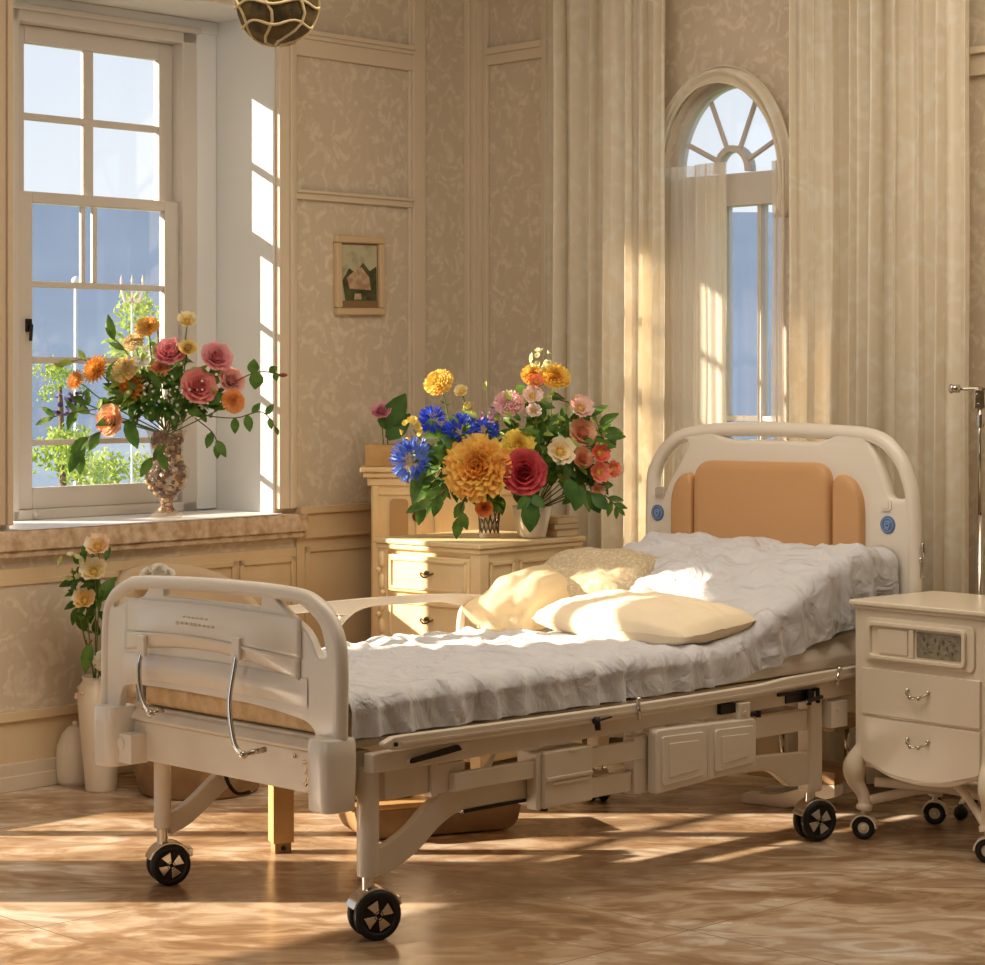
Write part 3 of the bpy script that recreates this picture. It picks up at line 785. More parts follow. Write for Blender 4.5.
# deck under the mattress
mb = MB(); mb.box(-.06, 2.33, .0, .93, .508, .530); mb.build('deck', BM, bed, bevel=.004)
mb = MB(); mb.box(-.03, .02, .0, .93, .38, .50); mb.box(2.28, 2.33, -.03, .97, .38, .50); mb.box(1.0, 1.04, .0, .93, .44, .508)
mb.build('cross_member', BM, bed, bevel=.004)
# folded guard rail on the near side
mb = MB()
def strip(u, v):
    x = -.01 + u*2.16; zc = .525 - .010*math.sin(u*PI) + .008*ss(.72, .80, u) 
    return x, zc
N = 60; top = []; bot = []
for i in range(N+1):
    x, zc = strip(i/N, 0); k = min(1, min(i, N-i)/1.5+.25); h_ = .019*k
    top.append((x, zc+h_)); bot.append((x, zc-h_))
mb.prism(top + bot[::-1], -.088, -.064, 'y'); gr = mb.build('folded_guard_rail', BM, bed, bevel=.006)
mb = MB(); mb.prism([(p[0], p[1]+.004) for p in [(.05,.522),(1.1,.512),(1.5,.512),(2.1,.526)]] + [(p[0], p[1]-.003) for p in [(2.1,.526),(1.5,.512),(1.1,.512),(.05,.522)]], -.0905, -.088, 'y')
mb.build('rail_groove', M['bed_metal'], gr)
def hw(parts, name, mat_, bev=.002):
    mb = MB()
    for p in parts: mb.box(*p)
    return mb.build(name, mat_, bed, bevel=bev)
# latch at the foot end: recessed slot with black lever
mb = MB(); mb.prism(rpoly([(.085,.455,.012),(.085,.478,.012),(.26,.500,.01),(.32,.500,.012),(.32,.470,.012),(.24,.462,.01)],4), -.072, -.066, 'y')
mb.build('latch_plate', BM, bed, bevel=.003)
mb = MB(); mb.prism(rpoly([(.095,.462,.006),(.10,.476,.006),(.27,.494,.006),(.285,.478,.006),(.20,.470,.006)],4), -.078, -.070, 'y')
mb.build('latch_lever', M['dark_metal'], bed)
mb = MB(); mb.tube([(.03,-.088,.523), (.03,-.094,.523)], .006); mb.build('rail_bolt', M['dark_metal'], bed, smooth=True); mb = MB(); mb.tube([(.80,-.088,.505), (.80,-.10,.505)], .011); mb.tube([(.80,-.097,.515), (.802,-.10,.478)], .009)
mb.tube([(.80,-.1,.505),(.86,-.098,.510)], .003)
mb.build('latch_knob', M['dark_metal'], bed, smooth=True)
mb = MB(); mb.tube([(.985,-.095,.49), (.985,-.09,.545)], .006); mb.sphere((.985,-.092,.547), .009); mb.build('rail_pin', M['chrome'], bed, smooth=True); mb = MB()
mb.tube([(1.93,-.095,.50), (1.95,-.09,.548)], .006); mb.sphere((1.95,-.092,.55), .010)
mb.build('rail_pin', M['chrome'], bed, smooth=True)
# latch set near the head
mb = MB(); mb.box(1.44, 1.49, -.10, -.064, .440, .49); mb.tube([(1.465,-.10,.46),(1.465,-.104,.46)], .008)
mb.build('latch_block', BM, bed, bevel=.006)
mb = MB(); mb.box(1.37, 1.44, -.082, -.066, .462, .492); mb.build('latch_slot', M['dark_metal'], bed)
mb = MB(); mb.tube([(1.49,-.09,.452),(1.53,-.095,.45)], .008); mb.tube([(1.53,-.098,.46),(1.53,-.098,.44)], .009); mb.build('latch_pin', M['dark_metal'], bed); mb = MB()
mb.box(1.66, 1.86, -.076, -.067, .488, .498); mb.box(1.70, 1.84, -.074, -.067, .462, .486)
mb.tube([(1.80,-.085,.50),(1.80,-.085,.45)], .009); mb.tube([(1.845,-.085,.50),(1.84,-.09,.452)], .007)
mb.tube([(1.78,-.09,.462),(1.86,-.09,.470)], .007)
mb.build('latch_lever', M['dark_metal'], bed, smooth=False)
# carriage boards, box and bars under the frame
mb = MB(); mb.box(.04, .20, -.035, -.01, .365, .448); mb.box(.20, .225, -.045, -.01, .355, .445)
mb.box(.225, .33, -.040, -.02, .36, .440); mb.build('actuator_cover', BM, bed, bevel=.003)
mb = MB(); mb.box(.27, .60, -.062, -.035, .362, .412); mb.box(.60, 1.05, -.062, -.035, .362, .420); mb.build('link_bar', BM, bed, bevel=.004)
mb = MB(); mb.prism([(.40,.412),(.43,.448),(.44,.448),(.415,.408)], -.055,-.04,'y'); mb.build('bracket', BM, bed, bevel=.003); mb = MB(); mb.box(.58, .60, -.07, -.03, .272, .432)
mb.build('bracket', BM, bed, bevel=.003)
mb = MB(); mb.box(.60, .80, -.082, .03, .274, .434); bx_ = mb.build('gear_box', BM, bed, bevel=.006)
mb = MB(); mb.box(.605, .795, -.088, -.080, .352, .362); mb.box(.63, .78, -.0865, -.080, .338, .346); mb.box(.70,.74,-.086,-.08,.426,.432)
mb.build('box_ledge', BM, bx_, bevel=.002)
mb = MB(); mb.box(.80, 1.0, -.05, -.02, .272, .33); mb.box(.0, 1.05, .25, .30, .40, .46); mb.build('lower_bar', BM, bed, bevel=.003)
mb = MB(); mb.box(1.0, 1.085, -.06, -.02, .262, .432); mb.tube([(1.06,-.062,.30),(1.06,-.065,.30)],.006); mb.tube([(1.045,-.04,.262),(1.045,-.04,.250)],.008); mb.build('upright_plate', BM, bed, bevel=.004)
mb = MB(); mb.tube([(.63,-.05,.274),(.63,-.05,.262)], .012); mb.box(.335,.58,-.03,.0,.292,.300)
mb.build('foot_stud', M['dark_metal'], bed)
# control panel hanging from the side
mb = MB(); mb.prism(rpoly([(1.050,.262,.012),(1.050,.452,.02),(1.515,.440,.02),(1.515,.286,.012)],4), -.104, -.066, 'y')
cp = mb.build('control_panel', BP, bed, bevel=.006)
mb = MB()
for (a, b) in ((1.072, 1.260), (1.312, 1.496)):
    za0 = .262 + (a-1.075)*.052 + .022; zb0 = .262 + (b-1.075)*.052 + .022; za1 = .452 - (a-1.075)*.024 - .022; zb1 = .452 - (b-1.075)*.024 - .022
    mb.prism(rpoly([(a,za0,.012),(a,za1,.012),(b,zb1,.012),(b,zb0,.012)],4), -.110, -.103, 'y')
    mb.prism(rpoly([(a+.028,za0+.022,.006),(a+.028,za1-.022,.006),(b-.028,zb1-.022,.006),(b-.028,zb0+.022,.006)],4), -.113, -.109, 'y')
mb.build('panel_pad', BP, cp, bevel=.003)
mb = MB(); mb.box(1.280, 1.292, -.1065, -.103, .28, .44); mb.build('panel_seam', BM, cp, bevel=.002)
for bb in ((1.57, 1.83, -.055, -.025, .362, .430), (1.93, 2.30, -.055, -.025, .40, .455), (1.62, 2.2, .9, .93, .36, .43)):
    mb = MB(); mb.box(*bb); mb.build('head_bar', BM, bed, bevel=.004)
# cream shoulder bracket and hidden box at the head end
mb = MB(); mb.box(1.925, 2.01, -.080, -.03, .36, .445); mb.tube([(1.955,-.08,.42),(1.955,-.084,.42)],.007); mb.build('shoulder_bracket', BP, bed, bevel=.012)

# legs and casters
def caster(name, x, y, rot, r=.062, style=0):
    m_ = Matrix.Translation((x, y, 0)) @ Matrix.Rotation(rot, 4, 'Z')
    c_ = bpy.data.objects.new('caster', None); C.objects.link(c_); c_.parent = bed; c_.matrix_local = m_
    c_.empty_display_size = .05
    for sy in (-1, 1):
        mb = MB(); mm = Matrix.Translation((.018, sy*.024, r)) @ Matrix.Rotation(PI/2, 4, 'X')
        mb.lathe([(r*.70,-.011),(r*.93,-.011),(r,-.005),(r,.005),(r*.93,.011),(r*.70,.011),(r*.70,-.011)], 32, mm)
        mb.build('tyre', M['rubber'], c_, smooth=True)
    for sy in (-1, 1):
        mb = MB(); mm = Matrix.Translation((.018, sy*.024, r)) @ Matrix.Rotation(PI/2, 4, 'X')
        mb.lathe([(0,-.009),(r*.20,-.012),(r*.24,-.006),(r*.70,-.006),(r*.70,.006),(r*.24,.006),(r*.20,.012),(0,.009)], 24, mm); mb.build('hub', M['dark_metal'], c_, bevel=.001); mb = MB()
        for k in range(4):
            a = k*PI/2 + .5
            mb.prism([(.018+r*.12*math.cos(a-.6), r+r*.12*math.sin(a-.6)), (.018+r*.64*math.cos(a-.42), r+r*.64*math.sin(a-.42)), (.018+r*.64*math.cos(a+.42), r+r*.64*math.sin(a+.42)), (.018+r*.12*math.cos(a+.6), r+r*.12*math.sin(a+.6))], sy*.024-.0115, sy*.024+.0115, 'y')
        mb.build('hub_blades', M['grey_plastic' if style else 'chrome'], c_, bevel=.0008)
    mb = MB()
    # fork hood between the wheels and over them
    mm = Matrix.Translation((.018, 0, r))
    pts = [(.018 + (r+.008)*math.cos(a), r + (r+.008)*math.sin(a)) for a in [math.radians(d_) for d_ in range(20, 176, 13)]]
    inn = [(.018 + (r+.001)*math.cos(a), r + (r+.001)*math.sin(a)) for a in [math.radians(d_) for d_ in range(20, 176, 13)]]
    mb.prism(pts + inn[::-1], -.030, .030, 'y')
    mb.box(.010, .026, -.011, .011, r*.9, 2*r); mb.tube([(0,0,2*r-.01),(0,0,2*r+.05)], .017, 16)
    mb.box(-.03+.06, .085, -.026, .026, r+.02, r+.045) if not style else None
    mb.build('fork', M['chrome'], c_, bevel=.002)
    return c_
LR = .030
mb = MB(); mb.tube([(0,-.012,.168),(0,-.012,.176),(0,-.012,.455)], [LR*.97, LR, LR], 24); mb.build('leg', BM, bed, smooth=False, bevel=.002)
mb = MB(); mb.tube([(0,.905,.168),(0,.905,.385)], LR*.85, 24); mb.build('leg', BM, bed, bevel=.002)
mb = MB(); mb.box(1.845, 1.915, -.055, .0, .155, .46); mb.build('leg', BM, bed, bevel=.012)
mb = MB(); mb.box(1.845, 1.915, .88, .935, .155, .46); mb.build('leg', BM, bed, bevel=.012)
caster('c', 0, -.012, math.radians(-20), .066); caster('c', 0, .905, math.radians(-22), .060)
caster('c', 1.878, -.028, math.radians(-20), .064, 1); caster('c', 1.878, .905, math.radians(60), .058, 1)
# curved braces
def brace(y, pts_c, half, name='brace', th=.014):
    mb = MB(); cpth = smoothpath([(p[0], 0, p[1]) for p in pts_c], 8)
    top = []; bot = []
    for i, p in enumerate(cpth):
        t_ = (cpth[min(i+1, len(cpth)-1)] - cpth[max(i-1, 0)]).normalized(); nrm = Vector((-t_.z, 0, t_.x))
        h_ = half
        top.append((p.x + nrm.x*h_, p.z + nrm.z*h_)); bot.append((p.x - nrm.x*h_, p.z - nrm.z*h_))
    for i in range(len(top)-1):
        mb.prism([top[i], top[i+1], bot[i+1], bot[i]], y-th, y+th, 'y')
    bpy_o = mb.build(name, BM, bed)
    bm = bmesh.new(); bm.from_mesh(bpy_o.data)
    bmesh.ops.remove_doubles(bm, verts=bm.verts, dist=1e-4)
    # drop the inner walls left between the prisms
    seen = {}
    for f_ in bm.faces: seen.setdefault(tuple(sorted(v.index for v in f_.verts)), []).append(f_)
    dele = [f_ for fl in seen.values() if len(fl) > 1 for f_ in fl]
    bmesh.ops.delete(bm, geom=dele, context='FACES_ONLY')
    bmesh.ops.recalc_face_normals(bm, faces=bm.faces)
    bm.to_mesh(bpy_o.data); bm.free()
    md = bpy_o.modifiers.new('bevel', 'BEVEL'); md.width = .004; md.segments = 2; md.angle_limit = math.radians(40)
    return bpy_o
brace(-.012, [(.015,.200),(.07,.210),(.15,.245),(.23,.300),(.31,.333),(.40,.338),(.60,.335),(.85,.318)], .038)
brace(.905, [(.015,.175),(.07,.190),(.13,.225),(.22,.285),(.30,.320),(.42,.34),(.60,.345)], .030)
mb = MB(); mb.box(.40, .47, -.03, .0, .355, .40); mb.build('brace_tab', BM, bed, bevel=.004)
mb = MB(); mb.prism(rpoly([(1.45,.290,.01),(1.60,.305,.02),(1.85,.290,.01),(1.85,.185,.01),(1.76,.185,.03),(1.66,.255,.05),(1.45,.262,.01)],5), -.045, -.015, 'y')
mb.build('brace', BM, bed, bevel=.005)
# tie joint: dark ring on far brace
mb = MB(); pts = [(.235+.005*math.cos(a)*6, .885, .285+.04*math.sin(a)) for a in [PI*2*k/24 for k in range(17)]]
mb.tube(smoothpath([(.20,.872,.325),(.215,.868,.275),(.25,.868,.240),(.30,.872,.238)], 5), .006, 8); mb.build('brake_cable', M['dark_metal'], bed, smooth=True)

# headboard
def P2(l): return rpoly(l, 8)
outer = P2([(-.092,.52,0),(-.092,1.02,.1),(-.055,1.20,.12),(.06,1.298,.14),(.25,1.312,.2),(.654,1.318,.2),(.92,1.298,.14),(1.075,1.225,.12),(1.112,1.10,.1),(1.112,.52,0)])
h_r = rpoly([(.105,1.283,.02),(.02,1.245,.06),(-.045,1.15,.04),(-.052,1.082,.015),(.005,1.082,.02),(.02,1.135,.04),(.06,1.225,.06)], 5)
h_l = rpoly([(.905,1.255,.02),(.94,1.19,.04),(1.005,1.10,.03),(1.025,1.060,.012),(1.066,1.060,.012),(1.066,1.13,.04),(1.02,1.21,.06),(.96,1.25,.03)], 5)
h_m = rpoly([(.775,1.292,.012),(.735,1.276,.012),(.70,1.270,.01),(.32,1.268,.01),(.285,1.276,.012),(.25,1.288,.012),(.45,1.296,.02)], 4)
hb = plate('headboard', [outer, h_r, h_l, h_m], .046, .018, BP, bed, loc=(HU,0,0))
mb = MB(); rim = smoothpath([(HU, -.078, .55), (HU, -.078, 1.02), (HU, -.052, 1.16), (HU, .0, 1.24), (HU, .08, 1.288), (HU, .25, 1.302), (HU, .654, 1.306), (HU, .90, 1.286), (HU, 1.0, 1.248), (HU, 1.07, 1.17), (HU, 1.096, 1.06), (HU, 1.098, .55)], 6)
mb.tube(rim, .026, 12); mb.build('rim', BP, hb, smooth=True)
def cushion(y0, y1, z0, zl, zr, rl, rr, d, name):
    # zl: top height at the y1 side, zr: top height at y0 side
    o2 = rpoly([(y0,z0,.01),(y1,z0,.01),(y1,zl,rl),(y0,zr,rr)], 8)
    cy = sum(p[0] for p in o2)/len(o2); cz = sum(p[1] for p in o2)/len(o2)
    mb = MB(); n_ = len(o2); vs_ = []
    for (k, dx) in ((1, 0), (1, .55), (.975, .82), (.93, .95), (.80, 1.0)):
        sy = 1 - (1-k)*min(1, .35/abs(y1-y0)) ; sz = 1 - (1-k)*.7
        for q in o2: vs_.append((HU - .022 - d*dx, cy+(q[0]-cy)*sy, cz+(q[1]-cz)*sz))
    fs_ = [(i*n_+k_, i*n_+(k_+1) % n_, (i+1)*n_+(k_+1) % n_, (i+1)*n_+k_) for i in range(4) for k_ in range(n_)]
    fs_.append(tuple(4*n_+k_ for k_ in range(n_)))
    mb.add(vs_, fs_); return mb.build(name, M['tan'], hb, smooth=True)
cushion(.240, .850, .72, 1.190, 1.196, .08, .08, .042, 'pad')
cushion(.106, .226, .72, 1.178, 1.120, .07, .10, .034, 'side_pad')
cushion(.862, .962, .72, 1.110, 1.162, .09, .07, .034, 'side_pad')
for (y, z, m1, m2) in ((1.051, .990, 'blue', 'blue_light'), (.012, .993, 'blue', 'blue_light')):
    mb = MB(); mm = Matrix.Translation((HU-.023, y, z)) @ Matrix.Rotation(-PI/2, 4, 'Y')
    mb.lathe([(.030,0),(.030,.003),(.028,.005),(0,.005)], 32, mm); em = mb.build('round_emblem', M[m1], hb, smooth=False)
    mb = MB(); x_ = HU-.029
    pts = [(x_, y+.023*math.cos(a), z+.023*math.sin(a)) for a in [2*PI*k/32 for k in range(33)]]; mb.tube(pts, .0012, 6)
    pts = [(x_, y+(.004+.010*k/18)*math.cos(k*.5), z+(.004+.010*k/18)*math.sin(k*.5)) for k in range(19)]; mb.tube(pts, .0022, 6)
    mb.tube([(x_, y-.008, z-.004), (x_, y-.002, z-.016), (x_, y+.010, z-.012)], .002, 6)
    mb.build('emblem_mark', M[m2], em)
for (y, z) in ((1.038, 1.066), (.018, 1.060)):
    mb = MB(); mb.prism(rpoly([(y-.022,z-.020,.012),(y+.022,z-.020,.012),(y+.022,z+.020,.012),(y-.022,z+.020,.012)],5), HU-.029, HU-.022, 'x')
    mb.prism(rpoly([(y-.013,z-.012,.005),(y+.013,z-.012,.005),(y+.013,z+.012,.005),(y-.013,z+.012,.005)],4), HU-.032, HU-.028, 'x')
    mb.build('button', M['grey_plastic'] if y > .5 else BP, hb, bevel=.001)
mb = MB(); mb.tube([(HU, -.10, .88), (HU, -.112, .88)], .010, 12); mb.tube(smoothpath([(HU, -.112, .935), (HU,-.116,.91), (HU, -.112, .88), (HU, -.11, .82)], 5), .007, 10)
mb.build('headboard_lever', M['chrome'], hb, smooth=True)
mb = MB(); mb.box(HU-.03, HU+.03, -.06, 1.07, .42, .50); mb.build('head_beam', BM, bed, bevel=.006)

# raised guard rail on the far side
mb = MB(); cpth = []
N = 40; tp = []; bt = []
for i in range(N+1):
    t_ = i/N; x = .50 + t_*.99; zc = .762 + .012*math.sin(t_*PI) - .022*t_
    th_ = .020 - .012*ss(.75, 1, t_); tp.append((x, zc+th_*.7)); 
    un = .012 + .022*math.exp(-((t_-.27)/.07)**2) + .012*math.exp(-((t_-.78)/.05)**2) - .006*ss(.85, 1, t_)
    bt.append((x, zc-un))
mb.prism(tp + bt[::-1], .968, .998, 'y'); fr_ = mb.build('far_guard_rail', BM, bed, bevel=.005)
for x in (.77, 1.32):
    mb = MB(); mb.tube(smoothpath([(x+.03,.982,.745), (x-.01,.982,.72), (x-.035,.982,.68), (x-.045,.982,.52)], 6), .014, 12); mb.build('rail_post', BM, fr_, smooth=True)
mb = MB(); mb.tube([(.70,.982,.55),(1.35,.982,.55)], .012, 10); mb.build('rail_tube', BM, fr_, smooth=True)

# ------------------------------------------------------------------ mattress, sheet and pillows
mt = MB(); 
def sect_box(fnz, x0, x1, y0, y1, nu=60, r=.02):
    pass
mt.box(-.055, 2.345, .012, .925, .532, .600)
o = mt.build('mattress', M['quilt'], m=MBED, bevel=.02, bseg=3); tag(o, 'thin quilted mattress lying on the bed deck under the grey sheet', 'mattress')
# white under sheet showing below the raised back section
mb = MB()
def fn(u, v):
    x = 1.42 + u*.92; a = v
    prof = [(.000,.536),(-.012,.545),(-.016,.57),(-.010,.60),(.01,.622),(.08,.632),(.5,.634),(.88,.630),(.93,.60),(.935,.536)]
    t_ = v*(len(prof)-1); i = min(int(t_), len(prof)-2); w_ = t_-i
    y = prof[i][0]*(1-w_)+prof[i+1][0]*w_; z = prof[i][1]*(1-w_)+prof[i+1][1]*w_
    if z > .54: z += .045*u*ss(0,1,u)*(z-.536)/.1 + .006*nz(x*9, y*5)
    y += -.006*nz(x*14, z*20) if y < .1 else 0
    return (x, y, z)
mb.grid(fn, 60, 60); o = mb.build('under_sheet', M['white_sheet'], smooth=True, m=MBED)
tag(o, 'white under sheet showing beneath the raised grey section by the cabinet', 'sheet')
# grey fitted sheet
def top_z(x): 
    z = .650 - .010*ss(.3, -.07, x) 
    return z + .262*ss(1.42, 2.22, x)**.92 - .02*ss(2.22, 2.36, x)
def bot_z(x): return .539 + .145*ss(1.36, 2.30, x)
def sheet_pt(x, w):
    # w in 0..1 : from near hem up over the top to the far hem
    zt = top_z(x); zb = bot_z(x); y0, y1 = -.020, .945; r = .045
    hside = max(zt - r - zb, .01); flat = (y1 - y0) - 2*r; arc = r*PI/2
    L = 2*hside + 2*arc + flat; d = w*L; side = 0
    if d < hside: y, z = y0, zb + d; ny, nz_ = -1, 0; side = 1 - d/hside
    elif d < hside + arc: a = (d-hside)/r; y, z = y0 + r - r*math.cos(a), zt - r + r*math.sin(a); ny, nz_ = -math.cos(a), math.sin(a)
    elif d < hside + arc + flat: y, z = y0 + r + (d-hside-arc), zt; ny, nz_ = 0, 1
    elif d < hside + 2*arc + flat: a = (d-hside-arc-flat)/r; y, z = y1 - r + r*math.sin(a), zt - r + r*math.cos(a); ny, nz_ = math.sin(a), math.cos(a)
    else: dd = d - hside - 2*arc - flat; y, z = y1, zt - r - dd; ny, nz_ = 1, 0; side = dd/hside
    nearside = max(0, -ny)
    # gathers hanging down the sides
    ph = x*46 + 4*nz(x*3.1, 5.2) + (z-zb)*(6+5*nz(x*6, 1))
    g = (.5+.5*math.sin(ph))**1.6 * (.022 + .015*nz(x*5, 7)) * (.35 + .65*abs(ny))
    g += .0075*(.25-abs(nz(x*22+z*12, z*9-x*3, 2)))*abs(ny)
    # tucks where the fabric is pinched
    for (c_, a_) in ((.40, .011), (1.03, .024), (1.37, .020), (.72, .006)):
        g -= a_*math.exp(-((x-c_-.10*(z-.60))/.014)**2)*(.25+.75*abs(ny))
    # rippling of the top
    q = y*7 - x*16 + 3.0*nz(x*2.2, y*2.6, 3)
    g += nz_*(.009*nz(q*.9, x*1.4+y*2.0, 8) + .016*(.3-abs(nz(x*6 - y*9, y*2.2+x*2, 4))) + .010*(.3-abs(nz(x*13 - y*8, y*5+x*2, 14))) + .010*nz(x*1.6, y*1.8, 11))
    if nz_ > .2:
        k_ = ss(.55, .0, y); g += .0075*k_*abs(math.sin(q*1.35 + x*7))**.7*ss(1.5,1.2,x)
    if x > 1.42:
        k2 = ss(1.42, 1.7, x)
        g += nz_*k2*(.034*abs(nz(x*2.2 + y*4.8, y*1.2 - x*.7, 21)) + .020*(.3-abs(nz(x*4+y*9, y*1.6-x, 22))))
    if ny > .9 and x < 1.5: g *= .6
    return Vector((x, y + ny*g, z + nz_*g))
mb = MB(); mb.grid(lambda u, v: sheet_pt(-.065 + u*2.405, v), 420, 150)
o = mb.build('bed_sheet', M['sheet'], smooth=True, m=MBED); tag(o, 'rumpled light grey cotton sheet covering the hospital bed', 'sheet')

def pillow(name, L, W, T, m_, mat_, label, cat='pillow', amp=.008, seed=0, frill=0, nu=60, nv=44, pw=.42, res=None):
    mb = MB()
    def surf(sgn):
        def fn(u, v):
            a = 2*u-1; b = 2*v-1
            e = max(0, (1-abs(a)**2.6))**pw * max(0, (1-abs(b)**2.6))**pw
            pinch = 1 - .07*(1-abs(b)**2)*abs(a)**3; pinch2 = 1 - .07*(1-abs(a)**2)*abs(b)**3
            kc = 1 - .05*(a*a*b*b)**2; x = a*L/2*pinch2*kc; y = b*W/2*pinch*kc
            n_ = amp*(nz(a*3, b*3, seed) + .6*nz(a*8, b*7, seed+3)) + amp*.6*abs(nz(a*5+b*6, b*2, seed+7))
            fr_ = frill*max(0, max(abs(a), abs(b))-.86)/.14
            return (x, y, sgn*(T/2*e) + n_*(.35+.65*e)*(1 if sgn > 0 else .3) + fr_*.02*math.sin((a*9+b*13)*3))
        return fn
    mb.grid(surf(1), nu, nv); mb.grid(surf(-1), nu, nv)
    o = mb.build(name, mat_, smooth=True, m=m_)
    return tag(o, label, cat)
def bedm(x, y, z, rz=0, ry=0, rx=0):
    return MBED @ Matrix.Translation((x, y, z)) @ Matrix.Rotation(rz, 4, 'Z') @ Matrix.Rotation(ry, 4, 'Y') @ Matrix.Rotation(rx, 4, 'X')
R_ = math.radians
pillow('pillow', .34, .76, .145, bedm(1.52, .38, .708, R_(-5), R_(-6)), M['cream_pillow'], 'long cream pillow lying lengthwise in the sun across the bed', amp=.010, seed=4)
pillow('lace_pillow', .40, .42, .16, bedm(1.76, .84, .775, R_(16), R_(-24), R_(0)), M['lace'], 'ecru lace pillow leaning at the far side of the bed', amp=.012, seed=9, frill=.6)

# ------------------------------------------------------------------ sheer bundle on the bed (far side)
def blob_cloth(name, m_, rx, ry, rz, mat_, label, cat, seed, amp=.03, fr=3.0, nu=90, nv=60, flat=.35):
    mb = MB()
    def fn(u, v):
        a = 2*PI*u; th = PI*v
        d = Vector((math.sin(th)*math.cos(a), math.sin(th)*math.sin(a), -math.cos(th)))
        n_ = nz(d.x*fr+seed, d.y*fr, d.z*fr); r2 = abs(nz(d.x*fr*2, d.y*fr*2+seed, d.z*2))
        k = 1 + (n_*1.2 + r2*.5 - .1)*amp*8
        z = d.z*rz*k
        if z < 0: z *= flat
        return (d.x*rx*k, d.y*ry*k, z)
    mb.grid(fn, nu, nv, closed_u=True)
    o = mb.build(name, mat_, smooth=True, m=m_); return tag(o, label, cat)
blob_cloth('tulle_bundle', bedm(1.60, .93, .665, R_(14)), .34, .17, .165, M['tulle'], 'puffed sheer cream tulle bundle lying over the far edge of the bed', 'cloth', 3.3, amp=.018, fr=1.9, flat=.25)

# ------------------------------------------------------------------ chest of drawers in the corner
Mx = Vector((-.0458, 8.43, 0)); dR = Vector((.66, .75, 0)).normalized(); dL = Vector((-.75, .66, 0)).normalized()
# local frame: origin at the front left foot, +x along the drawer front to the near edge, +y depth
wF, wS, CH = .525, .595, .880
FLc = Mx + dL*wF
MCH = frame(FLc, (-dL.x, -dL.y))
ch = thing('chest_of_drawers', MCH, 'cream lacquered chest of drawers with carved corners behind the bed', 'chest of drawers')
mb = MB(); mb.box(.02, wF-.01, .012, wS-.01, .07, CH-.035); mb.box(.0, .055, 0, .05, .0, CH-.035); mb.box(wF-.05, wF, 0, .05, 0, CH-.035); mb.box(wF-.05, wF, wS-.05, wS, 0, CH-.035); mb.box(0,.05,wS-.05,wS,0,CH-.035)
mb.build('body', M['chest'], ch, bevel=.004)
mb = MB(); mb.box(-.012, wF+.012, -.014, wS+.01, CH-.020, CH); mb.box(-.004, wF+.004, -.006, wS, CH-.040, CH-.020); mb.build('top', M['chest'], ch, bevel=.006, bseg=3)
# side panels
mb = MB()
for (a, b) in ((.06, .20), (.23, .55)):
    mb.box(wF-.008, wF, a, a+.014, .30, CH-.07); mb.box(wF-.008, wF, b-.014, b, .30, CH-.07); mb.box(wF-.008, wF+.0, a, b, CH-.084, CH-.07); mb.box(wF-.008, wF, a, b, .30, .314)
mb.build('side_panel', M['chest'], ch, bevel=.003)
for (z0, z1) in ((.682, .822), (.500, .660), (.300, .478), (.10, .278)):
    mb = MB(); mb.box(.062, wF-.050, -.008, .01, z0, z1); d_ = mb.build('drawer', M['chest'], ch, bevel=.005)
    mb = MB(); a, b = .075, wF-.063
    for (p0, p1, q0, q1) in ((a, b, z1-.022, z1-.012), (a, b, z0+.012, z0+.022), (a, a+.010, z0+.012, z1-.012), (b-.010, b, z0+.012, z1-.012)): mb.box(p0, p1, -.014, -.008, q0, q1)
    mb.build('bead', M['chest'], d_, bevel=.002)
    mb = MB(); c_ = (a+b)/2; zc = (z0+z1)/2
    mb.tube(smoothpath([(c_-.030,-.010,zc+.008),(c_-.024,-.020,zc+.002),(c_,-.026,zc-.008),(c_+.024,-.020,zc+.002),(c_+.030,-.010,zc+.008)],4), .0035, 8)
    mb.sphere((c_,-.012,zc+.008), .012, 12, 8, (1.2,.5,.8)); mb.build('handle', M['knob'], d_, smooth=True)
# carved corner scroll
mb = MB()
for k in range(7):
    z = .80 - k*.085; mb.sphere((.028, -.004, z), .020, 10, 8, (.75, .6, 1.5)); mb.sphere((.028+.010*(1 if k%2 else -1), -.010, z-.04), .011, 8, 6)
mb.build('carved_corner', M['chest'], ch, smooth=True)

# ------------------------------------------------------------------ tall cabinet behind the chest
M2 = frame((-.535, 9.285, 0), (1, .03))
cb = thing('mantel_cabinet', M2, 'pale painted cabinet with stepped cornice standing in the corner behind the chest', 'cabinet')
W2_, D2, H2 = .74, .26, 1.128
mb = MB(); mb.box(.045, W2_-.02, .0, D2, 0, H2-.06); mb.build('carcass', M['mantel'], cb, bevel=.004)
mb = MB(); mb.box(.0, W2_, -.035, D2+.01, H2-.020, H2); mb.box(.012, W2_-.01, -.024, D2, H2-.042, H2-.020); mb.box(.03, W2_-.02, -.012, D2, H2-.075, H2-.042)
mb.build('cornice', M['mantel'], cb, bevel=.005)
mb = MB(); mb.prism(rpoly([(.12,.80,.004),(.12,1.0,.02),(.195,1.0,.02),(.195,.80,.004)],4), -.004, .002, 'y'); mb.build('niche', mat('niche_painted_shade', (190, 152, 104), .7), cb)  # flat plate; the recess shade is put into its darker colour
mb = MB(); 
for (x0_, x1_) in ((.05,.075), (.225,.25), (.30,.325), (.52, .545), (.68,.70)): mb.box(x0_, x1_, -.010, .002, .05, H2-.075)
mb.box(.05, .70, -.008, .002, 1.015, 1.03); mb.build('pilaster', M['mantel'], cb, bevel=.003)
mb = MB(); mb.lathe([(0,.010),(.018,.008),(.024,0),(.014,-.004)], 20, Matrix.Translation((.235,-.010,.93)) @ Matrix.Rotation(PI/2,4,'X')); mb.build('knob', M['knob'], cb, smooth=True)

